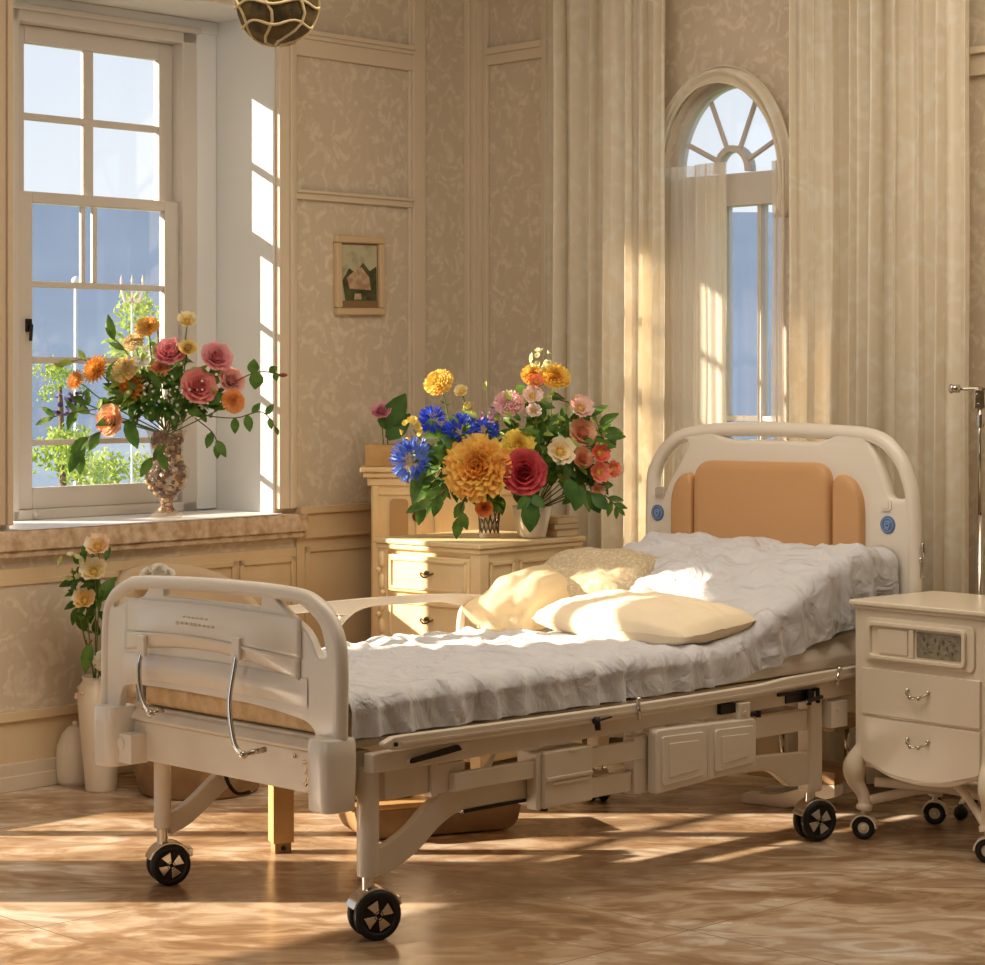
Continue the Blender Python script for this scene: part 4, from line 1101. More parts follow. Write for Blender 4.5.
# books / flat boxes stacked at the right end of the chest top
bx0 = MCH @ Matrix.Translation((wF-.15, wS-.11, CH))
for k, (w_, h_, c_, r_) in enumerate(((.26,.026,(214,178,130),2),(.25,.022,(196,158,110),-3),(.24,.024,(226,196,150),4))):
    zz = sum((.026,.022,.024)[:k])+.001*k
    m_ = MCH @ Matrix.Translation((wF-.105, wS-.075, CH+.001+zz)) @ Matrix.Rotation(R_(r_),4,'Z')
    b_ = thing('book', m_, ['tan book, bottom of the stack on the chest', 'darker brown book, middle of the stack on the chest', 'pale beige book, top of the stack on the chest'][k], 'book', 'books stacked on the chest')
    mb = MB(); mb.box(-.088, .088, -.065, .065, .003, h_-.003); mb.build('pages', mat('page_%d' % k, (236,220,190), .8), b_)
    mb = MB(); mb.box(-.092, .092, -.07, .07, 0, .003); mb.box(-.092, .092, -.07, .07, h_-.003, h_); mb.box(-.092,.092,-.07,-.067,0,h_)
    mb.build('cover', mat('cover_%d' % k, c_, .6), b_)

# wooden planter box on the cabinet
pm = P(381, 467, 9.36); pb_ = thing('planter_box', Vector((pm.x+.002, 9.40, H2+.001)), 'small pale wooden planter box on the cabinet corner', 'planter')
mb = MB()
for (a,b,c,d) in ((-.066,.078,-.05,-.042),(-.066,.078,.042,.05),(-.066,-.058,-.042,.042),(.070,.078,-.042,.042)): mb.box(a,b,c,d,0,.088)
mb.box(-.058,.070,-.042,.042,0,.008); mb.build('box', M['box_wood'], pb_, bevel=.002)
mb = MB(); mb.box(-.058,.070,-.042,.042,.008,.074); mb.build('soil', mat('soil', (70,52,36), .95, bump=.5), pb_)

# ------------------------------------------------------------------ bedside cabinet
cab = thing('bedside_cabinet', MCAB, 'ivory bedside cabinet on casters with a small panel and two drawers', 'cabinet')
CW, CD, TZ = .535, .42, .775
mb = MB(); mb.prism(rpoly([(-.018,-.020,.02),(CW+.03,-.020,.02),(CW+.03,CD+.015,.02),(-.018,CD+.015,.02)],5), TZ-.016, TZ, 'z'); mb.prism(rpoly([(-.006,-.010,.02),(CW+.015,-.010,.02),(CW+.015,CD+.005,.02),(-.006,CD+.005,.02)],5), TZ-.028, TZ-.016, 'z')
mb.build('top', M['cabinet'], cab, bevel=.005, bseg=3)
mb = MB(); mb.box(.012, CW-.008, .012, CD-.01, .235, TZ-.028)
mb.build('body', M['cabinet'], cab, bevel=.006)
# front frame with scalloped foot
mb = MB()
ol = rpoly([(.0,TZ-.028,0),(.0,.30,.02),(.02,.262,.03),(.055,.245,.03),(.14,.215,.03),(.26,.203,.05),(.38,.215,.03),(.455,.245,.03),(.50,.262,.03),(CW-.003,.30,.02),(CW,TZ-.028,0)], 5)
mb.prism(ol, 0, .016, 'y'); mb.build('front_frame', M['cabinet'], cab, bevel=.005)
# niche panel
mb = MB(); mb.prism(rpoly([(.045,.580,.025),(.045,.725,.025),(.475,.725,.025),(.475,.580,.025)],5), -.008, .0, 'y'); pn = mb.build('control_panel', M['cabinet'], cab, bevel=.006)
def ring(mb, x0, x1, z0, z1, w, y0, y1, r):
    o1 = rpoly([(x0,z0,r),(x0,z1,r),(x1,z1,r),(x1,z0,r)],5); o2 = rpoly([(x0+w,z0+w,r*.6),(x0+w,z1-w,r*.6),(x1-w,z1-w,r*.6),(x1-w,z0+w,r*.6)],5); n_ = len(o1)
    for i in range(n_):
        j = (i+1) % n_; vs_ = [(o1[i][0],y0,o1[i][1]),(o1[j][0],y0,o1[j][1]),(o2[j][0],y0,o2[j][1]),(o2[i][0],y0,o2[i][1]),(o1[i][0],y1,o1[i][1]),(o1[j][0],y1,o1[j][1]),(o2[j][0],y1,o2[j][1]),(o2[i][0],y1,o2[i][1])]
        mb.add(vs_, [(0,1,2,3),(0,4,5,1),(2,6,7,3)])
mb = MB(); ring(mb, .062, .448, .592, .712, .013, -.020, -.006, .022); mb.build('panel_rim', M['cabinet'], pn, bevel=.003)
mb = MB(); mb.prism(rpoly([(.105,.612,.006),(.105,.692,.006),(.222,.692,.006),(.222,.612,.006)],4), -.014, -.006, 'y'); mb.box(.228,.248,-.017,-.006,.606,.698)
mb.build('blank_cover', M['cabinet'], pn, bevel=.003)
mb = MB(); mb.prism(rpoly([(.256,.612,.006),(.256,.692,.006),(.425,.692,.006),(.425,.612,.006)],4), -.011, -.006, 'y')
sc_ = mb.build('display', mat('display_glass', (158, 150, 128), .3, col2=(128, 120, 100), nscale=60), pn, bevel=.001)
mb = MB(); rd = random.Random(5)
for (x_, z_) in [(.285,.672),(.30,.655),(.33,.672),(.345,.65),(.36,.668),(.385,.672),(.40,.66),(.395,.635),(.37,.628),(.34,.63),(.31,.632),(.29,.628),(.41,.645),(.375,.65)]:
    w_ = rd.uniform(.003,.007); mb.box(x_-w_, x_+w_, -.0125, -.011, z_-.0022, z_+.0022)
    if rd.random() > .4: mb.box(x_-.0018, x_+.0018, -.0125, -.011, z_-.008, z_+.006)
mb.build('display_marks', mat('display_ink', (112, 104, 86), .5), sc_)
for (z0, z1) in ((.412, .560), (.262, .402)):
    mb = MB(); mb.box(.032, CW-.038, -.010, .004, z0, z1) if z0 > .3 else mb.prism(rpoly([(.032,z1,.002),(CW-.038,z1,.002),(CW-.038,.268,.02),(.44,.252,.02),(.36,.228,.03),(.26,.220,.05),(.16,.228,.03),(.08,.252,.02),(.032,.268,.02)],5), -.010, .004, 'y')
    d_ = mb.build('drawer', M['cabinet'], cab, bevel=.003)
    c_ = .262; zc = z0*.45 + z1*.55
    for sx in (-1, 1):
        pass
    mb = MB(); mb.tube(smoothpath([(c_-.040,-.014,zc+.010),(c_-.034,-.024,zc+.001),(c_,-.030,zc-.008),(c_+.034,-.024,zc+.001),(c_+.040,-.014,zc+.010)],4), .0038, 8)
    mb.sphere((c_-.040,-.013,zc+.011), .008, 10, 8); mb.sphere((c_+.040,-.013,zc+.011), .008, 10, 8)
    mb.sphere((c_-.016,-.030,zc-.008), .0075, 10, 8); mb.sphere((c_+.016,-.030,zc-.008), .0075, 10, 8)
    mb.build('handle', M['chrome'], d_, smooth=True)
# cabriole legs with casters and cross braces
def cab_leg(x, y, ox, oy):
    lg = MB(); pts = [(x,y,.36),(x+ox*.002,y+oy*.002,.30),(x+ox*.022,y+oy*.018,.24),(x+ox*.020,y+oy*.016,.19),(x+ox*.002,y+oy*.002,.145),(x-ox*.002,y,.115),(x,y,.098)]
    lg.tube(smoothpath(pts, 6), [.020 + .018*math.exp(-((i-13)/6)**2) + .006*(i > 30) for i in range(37)], 16)
    o_ = lg.build('leg', M['cabinet'], cab, smooth=True)
    r = .038; c_ = MB(); mm = Matrix.Translation((x, y, r)) @ Matrix.Rotation(R_(30),4,'Z') @ Matrix.Rotation(PI/2, 4, 'X')
    c_.lathe([(r*.5,-.012),(r*.9,-.012),(r,-.006),(r,.006),(r*.9,.012),(r*.5,.012),(r*.5,-.012)], 26, mm); w_ = c_.build('caster_tyre', M['rubber'], o_, smooth=True)
    c_ = MB(); c_.lathe([(0,-.014),(r*.2,-.015),(r*.28,-.009),(r*.5,-.009),(r*.5,.009),(r*.28,.009),(r*.2,.015),(0,.014)], 20, mm); c_.build('caster_hub', M['cabinet'], o_, bevel=.001)
    c_ = MB(); mz = Matrix.Translation((x, y, 0)) @ Matrix.Rotation(R_(30),4,'Z')
    pts_ = [(r*1.12*math.cos(R_(a)), r+r*1.12*math.sin(R_(a))) for a in range(15, 180, 15)] + [(-r*1.12, r*1.0), (-r*.5, 2*r+.012), (r*.5, 2*r+.012)]
    c_.prism([(r*1.14*math.cos(R_(a)), r+r*1.14*math.sin(R_(a))) for a in range(0, 181, 15)] + [(-r*.99*math.cos(R_(a)), r+r*.99*math.sin(R_(a))*1.02) for a in range(0, 181, 15)], -.017, .017, 'y', mz)
    c_.tube([mz @ Vector((0,0,2*r)), mz @ Vector((0,0,.105))], .009, 12); c_.build('caster_hood', M['cabinet'], o_, smooth=False)
for (x, y, ox, oy) in ((.02,.02,-1,-1), (CW-.03,.02,1,-1), (.02,CD-.03,-1,1), (CW-.03,CD-.03,1,1)): cab_leg(x, y, ox, oy)
for (a, b) in (((.04,.05,.185),(CW-.06,CD-.06,.105)), ((CW-.05,.03,.115),(.20,.20,.215)), ((.03,.03,.125),(.25,.33,.150))):
    mb = MB(); A_, B_ = Vector(a), Vector(b); mid = (A_+B_)/2 + Vector((0,0,.02))
    mb.tube(smoothpath([A_, mid, B_], 8), .016, 12, sx=.7); mb.build('leg_brace', M['cabinet'], cab, smooth=True)

# ------------------------------------------------------------------ drip stand
pc = Vector((1.668, 7.87, 0)); iv = thing('drip_stand', pc, 'chrome hospital drip stand with a hooked cross arm behind the cabinet', 'drip stand')
mb = MB(); mb.tube([(0,0,.10),(0,0,1.02)], .011, 14); mb.tube([(0,0,1.0),(0,0,1.46)], .008, 14); mb.build('pole', M['chrome'], iv, smooth=True)
mb = MB(); mb.tube([(0,0,1.32),(0,0,1.365)], .013, 14); mb.box(-.020,.014,-.012,.012,1.385,1.448); mb.tube([(-.012,-.013,1.43),(-.012,-.018,1.43)], .007, 10); mb.tube([(-.008,-.013,1.40),(-.008,-.018,1.40)], .005, 10)
mb.tube([(.02,0,1.335),(.03,-.01,1.30)], .005, 8); mb.build('clamp', M['chrome'], iv, bevel=.002)
mb = MB(); mb.tube([(-.085,0,1.453),(.10,0,1.453)], .0055, 10); mb.tube([(-.100,0,1.453),(-.070,0,1.453)], .014, 14); mb.sphere((-.098,0,1.453), .017, 12, 8, (.6,1,1)); mb.build('cross_arm', M['chrome'], iv, smooth=True)
for k in range(5):
    a = 2*PI*k/5+.3; mb = MB(); mb.tube(smoothpath([(0,0,.12),(.08*math.cos(a),.08*math.sin(a),.10),(.15*math.cos(a),.15*math.sin(a),.05)],5), .010, 10); mb.build('base_leg', M['chrome'], iv, smooth=True)
    mb = MB(); mb.sphere((.15*math.cos(a),.15*math.sin(a),.025), .025, 12, 8); mb.build('wheel', M['rubber'], iv, smooth=True)

# ------------------------------------------------------------------ things under and behind the bed
# wooden prop post
g = Vector((-.665, 7.235, 0)); pp = thing('wooden_post', frame(g, (.9, .35)), 'pale wooden prop post with a dark foot under the bed', 'post')
mb = MB(); mb.box(-.034,.034,-.030,.030,.032,.40); mb.build('shaft', M['box_wood'], pp, bevel=.003)
mb = MB(); mb.box(-.027,.027,-.024,.024,0,.032); mb.build('foot', M['brown_wood'], pp, bevel=.002)
mb = MB(); mb.tube([(.0,-.024,.016),(.0,-.028,.016)], .008, 10); mb.build('bolt', M['dark_metal'], pp)
# shallow wooden tray on runners
g = Vector((-.22, 7.58, 0)); tr = thing('wooden_tray', frame(g, (.93, .37)), 'long shallow tan wooden tray standing under the bed', 'tray')
mb = MB(); mb.prism(rpoly([(-.26,.005,.05),(-.285,.10,.01),(.30,.10,.01),(.28,.005,.05)],6), -.11, .11, 'y'); mb.build('tray_body', M['brown_wood'], tr, bevel=.006)
mb = MB(); mb.box(-.30,.315,-.125,.125,.10,.118); mb.build('lid', M['box_wood'], tr, bevel=.006)
mb = MB(); mb.box(-.3,-.05,-.04,.04,.118,.15); mb.box(.0,.2,-.05,.05,.118,.16); mb.build('folded_cloth', M['beige_uph'], tr, bevel=.012)
# overbed trolley parked behind the head legs
g = Vector((1.10, 8.02, 0)); tt = thing('low_trolley', frame(g, (.80, -.60)), 'low tan-topped trolley with chrome post parked behind the bed head', 'trolley')
mb = MB(); mb.box(-.20,.17,-.12,.12,.285,.320); mb.build('shelf', M['brown_wood'], tt, bevel=.004)
mb = MB(); mb.tube([(-.07,-.06,.14),(-.07,-.06,.285)], .010, 12); mb.tube([(.12,.06,.14),(.12,.06,.285)], .010, 12); mb.build('post', M['chrome'], tt, smooth=True)
mb = MB(); mb.box(-.19,.16,-.10,.10,.100,.145); mb.build('lower_shelf', M['brown_wood'], tt, bevel=.004)
mb = MB()
mb.prism(rpoly([(-.21,0,.01),(-.21,.035,.015),(-.08,.042,.02),(.10,.10,.03),(.16,.10,.01),(.16,.06,.01),(.0,.008,.02),(-.04,0,.01)],5), -.10, -.04, 'y'); mb.prism(rpoly([(-.21,0,.01),(-.21,.035,.015),(-.08,.042,.02),(.10,.10,.03),(.16,.10,.01),(.16,.06,.01),(.0,.008,.02),(-.04,0,.01)],5), .04, .10, 'y'); mb.build('base', BP, tt, bevel=.004)

# tub chair against the left wall, seen through the footboard
g = Vector((-1.06, 8.30, 0)); tc_ = thing('tub_chair', frame(g, (.75, .66)), 'tan tub chair with rounded back against the wall behind the footboard', 'chair')
mb = MB(); mb.lathe([(.20,.0),(.215,.01),(.235,.10),(.245,.16),(.24,.18)], 40); mb.build('base', M['brown_wood'], tc_, smooth=True)
mb = MB(); mb.lathe([(.22,.18),(.25,.20),(.26,.30),(.25,.40),(.20,.43),(0,.44)], 40); mb.build('seat', M['beige_uph'], tc_, smooth=True)
mb = MB()
def fn(u, v):
    a = PI*(.02 + .96*u); r = .25 + .03*v
    zt = .80 - .16*abs(2*u-1)**2.5; z = .36 + (zt-.36)*v
    return (r*math.cos(a), r*math.sin(a), z)
mb.grid(fn, 40, 12); mb.build('backrest', M['beige_uph'], tc_, smooth=True, solid=.04)

# tall white floor vase and rounded jar
vb = P(101, 788, 8.30); fv = thing('floor_vase', Vector((vb.x, 8.30, 0)), 'tall tapering white floor vase left of the footboard', 'vase')
mb = MB(); mb.lathe([(0,0),(.052,0),(.056,.01),(.062,.08),(.074,.20),(.084,.32),(.078,.38),(.066,.40),(.070,.415),(.062,.412),(.058,.39),(.07,.32),(0,.30)], 40); mb.build('body', M['ceramic'], fv, smooth=True)
mb = MB(); rd = random.Random(11)
for k in range(26):
    a = rd.uniform(0, 2*PI); z = rd.uniform(.27,.385); r = .088 + .0*rd.random(); mb.sphere((r*math.cos(a)*.97, r*math.sin(a)*.97, z), rd.uniform(.008,.016), 8, 6, (1,1,.8))
mb.build('relief_flowers', mat('relief_pink', (206, 166, 140), .6, col2=(238,214,184), nscale=30), fv, smooth=True)
jb = P(74, 785, 8.42); jj = thing('white_jar', Vector((jb.x, 8.44, 0)), 'short rounded white jar on the floor left of the tall vase', 'jar')
mb = MB(); mb.lathe([(0,0),(.060,0),(.066,.02),(.070,.08),(.066,.14),(.048,.185),(.026,.21),(0,.216)], 36); mb.build('body', M['ceramic'], jj, smooth=True)
mb = MB(); mb.sphere((0,0,.222), .010); mb.build('lid_knob', M['ceramic'], jj, smooth=True)

# ------------------------------------------------------------------ flowers
def petal(mb, fr, az, phi0, phi1, L, W, r0=0.0, h0=0.0, cup=.25, rows=4, cols=3, ruff=0.0, tip=.6, rnd=random):
    ca, sa = math.cos(az), math.sin(az); out_ = Vector((ca, sa, 0)); lat = Vector((-sa, ca, 0)); up = Vector((0,0,1))
    r, h = r0, h0; pts = []
    for i in range(rows+1):
        t_ = i/rows; phi = phi0 + (phi1-phi0)*t_
        w = W*(math.sin(PI*min(1, .12+.88*t_*tip+.0))**.8 if tip < 1 else math.sin(PI*(.10+.88*t_)))
        for j in range(cols):
            q = 2*j/(cols-1)-1
            n_ = -out_*math.cos(phi) + up*math.sin(phi)
            p = out_*r + up*h + lat*q*w + n_*cup*W*q*q
            if ruff: p += n_*ruff*math.sin(q*5+i*2.1+az*3)*t_ + up*ruff*.5*rnd.uniform(-1,1)*t_
            pts.append(fr @ p)
        if i < rows: r += L/rows*math.sin(phi); h += L/rows*math.cos(phi)
    fs = [(i*cols+j, i*cols+j+1, (i+1)*cols+j+1, (i+1)*cols+j) for i in range(rows) for j in range(cols-1)]
    mb.add(pts, fs)
def face_frame(d):
    d = d.normalized(); return d.to_track_quat('Z', 'Y').to_matrix().to_4x4()
rf = random.Random(21)
def bloom(kind, R, mb, mc, fr):
    if kind == 'peony': R *= .80
    if kind == 'dahlia': R *= .88
    if kind == 'rose':
        rings = [(3,.12,.02,-.25),(4,.25,.12,-.15),(5,.38,.28,-.02),(5,.52,.48,.15),(6,.68,.72,.45),(7,.84,.95,.85),(8,1.0,1.15,1.30)]
        for k, (n_, rr, p0, p1) in enumerate(rings):
            a0 = rf.uniform(0, 6)
            for i in range(n_):
                mb.cur = 0 if k > 2 else 1
                petal(mb, fr, a0+2*PI*i/n_+rf.uniform(-.1,.1), p0, p1, R*(.66+.30*rr), R*(.26+.26*rr), R*.16*rr, -R*.45, .42, ruff=R*.025, tip=.62, rnd=rf)
    elif kind == 'dahlia':
        for k in range(7):
            n_ = 7+k*2; a0 = rf.uniform(0,6); ph = .15+.23*k
            for i in range(n_):
                mb.cur = 0 if k > 2 else 1
                petal(mb, fr, a0+2*PI*i/n_, ph*.7, ph*1.15, R*(.55+.075*k), R*.15, R*.04*k, -R*.35+R*.0*k, .5, rows=3, tip=1.0, rnd=rf, ruff=R*.02)
    elif kind == 'peony':
        for k in range(7):
            n_ = 5+k*2; a0 = rf.uniform(0,6); ph = .1+.24*k
            for i in range(n_):
                mb.cur = 0 if k > 2 else 1
                petal(mb, fr, a0+2*PI*i/n_+rf.uniform(-.15,.15), ph*.75, ph*1.2+rf.uniform(-.1,.1), R*(.60+.075*k), R*.26, R*.04*k, -R*.38, .35, rows=4, cols=5, tip=.66, rnd=rf, ruff=R*.10)
    elif kind == 'lily':
        for k in range(2):
            for i in range(5 if k else 4):
                mb.cur = 0 if k else 1
                petal(mb, fr, 2*PI*i/(5 if k else 4)+k*.5+rf.uniform(-.1,.1), .5-.15*(1-k), 1.25-.3*(1-k), R*(1.05-.2*(1-k)), R*.42, 0, -R*.25, .3, rows=5, cols=5, tip=.75, rnd=rf, ruff=R*.07)
        mc.sphere(fr @ Vector((0,0,R*.10)), R*.20, 10, 6)
        for i in range(8): 
            a = i*PI/4; mc.tube([fr @ Vector((R*.1*math.cos(a),R*.1*math.sin(a),0)), fr @ Vector((R*.25*math.cos(a),R*.25*math.sin(a),R*.4))], R*.03, 4)
    elif kind == 'cluster':
        for i in range(16):
            d = rdir2(); c = fr @ (d*R*.75); f2 = Matrix.Translation(c) @ face_frame(fr.to_3x3() @ d + Vector((0,-.3,.1)))
            for q in range(5):
                mb.cur = rf.choice((0,0,1)); petal(mb, f2, q*2*PI/5, .7, 1.4, R*.36, R*.17, 0, 0, .3, rows=2, tip=.75, rnd=rf)
    elif kind == 'cornflower':
        for i in range(120):
            d = rdir2(); d.z = abs(d.z)*.9-.1; f2 = fr @ Matrix.Translation(d*R*.52) @ face_frame(d)
            mb.cur = rf.choice((0,0,1)); petal(mb, f2, rf.uniform(0,6), .1, .5, R*.50, R*.085, 0, 0, .3, rows=3, tip=1.0, rnd=rf, ruff=R*.05)
def rdir2():
    v = Vector((rf.gauss(0,1), rf.gauss(0,1), rf.gauss(0,1))); return v.normalized()

def flower(name, kind, px, py, R, d, neck, c1, c2, label, group, face=None, cc=(240,200,90), stem=True, leaves=1, cat='flower', cen=None):
    c = P(px, py, d); cenv = cen or neck
    fd = face or (Vector((0,-1.0,.25)) + (c - cenv).normalized()*.75)
    t_ = thing(name, c, label, cat, group)
    lt = lambda c_: tuple(int(v + (255-v)*(.38 if kind == 'rose' and px < 300 else .20)) for v in c_)
    if kind != 'cornflower': c1, c2 = lt(c1), lt(c2)
    mb, mc = MB(), MB(); bloom(kind, R, mb, mc, face_frame(fd))
    mb.build('petals', [petal_mat(c1, c2), petal_mat(c2, None)], t_, smooth=True)
    if mc.v: mc.build('flower_centre', petal_mat(cc, None), t_, smooth=True)
    loc = lambda p: Vector(p) - c
    if stem:
        b0 = -fd.normalized()*R*.35; e_ = loc(neck); e_ = e_ + Vector((rf.uniform(-.012,.012), rf.uniform(-.012,.012), -.02))
        mid = (b0+e_)*.5 + Vector(((b0.x-e_.x)*.18, 0, .02)); path = smoothpath([b0, b0*.8+mid*.2-fd.normalized()*R*.3, mid, e_], 5)
        m2 = MB(); m2.tube(path, .0026, 6); m2.build('stem', M['stem'], t_, smooth=True)
        if leaves:
            m3 = MB()
            for k in range(leaves+1):
                p = path[min(len(path)-2, 6+3*k)]; leafv(m3, p, rdir2()+Vector((0,.35,.1)), Vector((0,-1,.6)), R*1.5+.02, R*.42+.006)
            m3.build('leaf', M['leaf'], t_, smooth=True)
    return t_

def foliage(name, c, rx, ry, rz, n, L, mat_, label, cat='foliage', low=-.6, seed=1, stemto=None):
    global rf
    r_ = random.Random(seed); mb = MB(); t0 = c
    for i in range(n):
        v = Vector((r_.gauss(0,1), r_.gauss(0,1), r_.gauss(0,1))).normalized()
        if v.z < low: v.z = low*r_.random()
        k = r_.uniform(.35, 1.0); p = Vector((v.x*rx*k, v.y*ry*k, v.z*rz*k))
        dd = (v + Vector((r_.uniform(-.6,.6), r_.uniform(-.6,.6), r_.uniform(-.7,.5)))).normalized()
        l = L*r_.uniform(.6,1.25); leafv(mb, p, dd, Vector((r_.uniform(-.4,.4),-.8,r_.uniform(.1,.9))), l, l*.27)
    o = mb.build(name, M[mat_], smooth=True); o.location = c
    return tag(o, label, cat, kind='stuff')

def twig(px_pts, d, leafs, label, mat_='leaf', bud=None, L=.055, W=.022, name='leafy_twig', group=None, dz=0):
    pts = [P(a, b, d + dz*i/len(px_pts)) for i, (a, b) in enumerate(px_pts)]; o0 = pts[0]
    t_ = thing(name, o0, label, 'twig', group); pts = [p-o0 for p in pts]
    mb = MB(); path = smoothpath(pts, 5); mb.tube(path, .0022, 6); mb.build('stem', M['twig'], t_, smooth=True)
    mb = MB()
    for (f_, dx, dz_, s) in leafs:
        p = path[int(f_*(len(path)-1))]; leafv(mb, p, Vector((dx, rf.uniform(-.3,.1), dz_)), Vector((.1,-1,.3)), L*s, W*s, .15)
    mb.build('leaf', M[mat_], t_, smooth=True)
    if bud:
        mb = MB(); mb.sphere(path[-1], .010, 10, 6, (1.8,.8,.8)); mb.build('bud', petal_mat((150,80,60), None), t_, smooth=True)
    return t_

# --- vase on the sill
dv = 8.93
pv_ = P(166.5, 514, dv); VS = Vector((pv_.x, dv, SZ + .031))
vz = thing('glass_vase', VS, 'footed glass vase filled with amber pebbles standing on the window sill', 'vase')
hV = P(166, 430, dv).z - VS.z
prof = [(0,.0),(.052,.0),(.056,.008),(.045,.02),(.024,.035),(.020,.055),(.030,.075),(.062,.115),(.078,.155),(.076,.185),(.060,.215),(.053,.245),(.056,.28),(.066,hV-.012),(.072,hV)]
k_ = hV/.335
prof = [(r*1.14, z if z > hV-.02 else z*k_) for r, z in prof]
M['vase_glass'] = mat('smoked_glass', (214, 196, 176), .08, spec=.8, coat=.5)
nt = M['vase_glass'].node_tree; tr_ = nt.nodes.new('ShaderNodeBsdfTransparent'); tr_.inputs[0].default_value = (.9,.86,.8,1); mx_ = nt.nodes.new('ShaderNodeMixShader'); mx_.inputs[0].default_value = .16
nt.links.new(tr_.outputs[0], mx_.inputs[1]); nt.links.new(nt.nodes['Principled BSDF'].outputs[0], mx_.inputs[2]); nt.links.new(mx_.outputs[0], nt.nodes['Material Output'].inputs[0])
mb = MB(); mb.lathe(prof, 40); mb.build('vase_body', M['vase_glass'], vz, smooth=True)
pr = random.Random(8); mats_ = [mat('pebble_a', (176,130,84), .4, coat=.4), mat('pebble_b', (120,76,44), .4, coat=.4), mat('pebble_c', (232,204,160), .4, coat=.4), mat('pebble_d', (74,46,30), .4, coat=.4)]
mb = MB()
def rad_at(z):
    for (r0, z0), (r1, z1) in zip(prof[1:], prof[2:]):
        if z0 <= z <= z1: return r0+(r1-r0)*(z-z0)/max(1e-6, z1-z0)
    return .05
for i in range(330):
    z = pr.uniform(.03, hV-.012); a = pr.uniform(0, 2*PI); r = max(.004, rad_at(z)-.011)*pr.uniform(.72,1)
    mb.cur = pr.choice((0,0,1,1,3,2,3,1)); s_ = pr.uniform(.008,.014)
    mb.sphere((r*math.cos(a), r*math.sin(a), z), s_, 8, 5, (1, pr.uniform(.6,1), pr.uniform(.6,1)))
pb = mb.build('pebble_filling', mats_, vz, smooth=True); pb['kind'] = 'stuff'
NK = VS + Vector((0,0,hV)); CN = NK + Vector((0,0,.10))
G1 = 'flowers in the glass vase on the sill'
FL1 = [
 ('orange_dahlia','dahlia',95,369,14,(244,150,24),(250,186,70),'bright orange dahlia at the upper left of the sill bouquet'),
 ('orange_dahlia','dahlia',75,380,10,(236,150,60),(246,180,90),'small dull orange dahlia, leftmost bloom of the sill bouquet'),
 ('orange_dahlia','dahlia',129,388,16,(236,122,16),(246,160,40),'large deep orange dahlia in the middle left of the sill bouquet'),
 ('yellow_rose','peony',124,368,13,(250,206,92),(252,226,150),'soft yellow bloom just above the large deep orange dahlia on the sill'),
 ('peach_rose','rose',109,420,14,(250,196,130),(248,160,96),'peach rose hanging low at the left of the sill bouquet'),
 ('pink_rose','rose',170,351,14,(238,130,130),(226,92,110),'pink rose at the top middle of the sill bouquet'),
 ('coral_rose','rose',199,386,16,(240,118,104),(226,84,84),'large coral rose at the right of the sill bouquet'),
 ('pink_rose','rose',217,356,14,(240,146,146),(232,110,124),'pink rose at the upper right of the sill bouquet'),
 ('pale_pink_rose','rose',232,380,12,(246,170,150),(240,140,130),'pale salmon pink rose behind the coral rose on the sill'),
 ('orange_blossom','peony',234,401,11,(246,136,40),(250,170,80),'orange blossom low at the right of the sill bouquet'),
 ('orange_blossom','peony',147,325,11,(250,170,40),(252,200,90),'orange-yellow blossom near the top of the sill bouquet'),
 ('yellow_blossom','peony',133,341,10,(252,206,110),(252,230,170),'pale yellow blossom beside the top orange blossom on the sill'),
 ('cream_daffodil','lily',187,323,12,(252,240,196),(250,224,140),'cream daffodil, topmost bloom of the sill bouquet'),
 ('yellow_bud','rose',188,347,8,(246,214,96),(240,196,70),'small yellow rosebud between the two pink roses on the sill'),
 ('peach_blossom','peony',159,368,10,(248,178,120),(246,150,90),'peach blossom under the top middle pink rose on the sill'),
 ('white_blossom','cluster',140,357,10,(250,246,236),(240,236,220),'white blossom sprig behind the yellow blooms on the sill'),
]
for i, (nm, kd, px, py, R, c1, c2, lb) in enumerate(FL1):
    off = -.10 + .0004*abs(px-160); flower(nm, kd, px, py, R/F_PX*dv*1.12, dv+off+.02*(i%3), NK, c1, c2, lb, G1, cen=CN)
flower('purple_delphinium','cluster',62,405,11/F_PX*dv,dv+.02,NK,(92,84,150),(60,52,110),'dark purple flower cluster at the far left of the sill bouquet',G1)
flower('purple_delphinium','cluster',76,399,9/F_PX*dv,dv+.0,NK,(130,120,176),(80,72,130),'paler purple flower cluster beside the leftmost one on the sill',G1)
foliage('bouquet_leaves', P(165,402,dv), .235, .10, .125, 250, .060, 'leaf', 'dense green leaves filling the bouquet on the window sill', low=-.45, seed=3)
foliage('bouquet_leaves', P(160,384,dv-.03), .26, .08, .13, 60, .050, 'leaf_pale', 'light yellow-green leaves among the bouquet on the sill', low=-.6, seed=5)
mb = MB(); r_ = random.Random(2)
for i in range(70):
    p = Vector((r_.gauss(.02,.085), r_.uniform(-.13,-.03), r_.gauss(.0,.055))); mb.sphere(p, r_.uniform(.003,.007), 6, 4, (1,.6,1))
o = mb.build('white_filler_blossoms', petal_mat((244,244,230), None), smooth=True); o.location = P(168,392,dv); tag(o, 'tiny white filler blossoms sprinkled in the sill bouquet', 'flower', kind='stuff')
lf = lambda n, s=1: [(.2+.75*i/n, rf.uniform(-.6,.8), rf.choice((-1,1))*rf.uniform(.5,1), s*rf.uniform(.7,1.15)) for i in range(n)]
twig([(195,410),(230,385),(258,372),(283,375)], dv-.04, [(.62,.1,.9,.9),(.70,-.2,-1,1.1),(.86,.7,.5,.6),(.9,.2,-.8,.5)], 'twig with round leaves and brown bud pointing right over the reveal', bud=True, L=.062, W=.030)
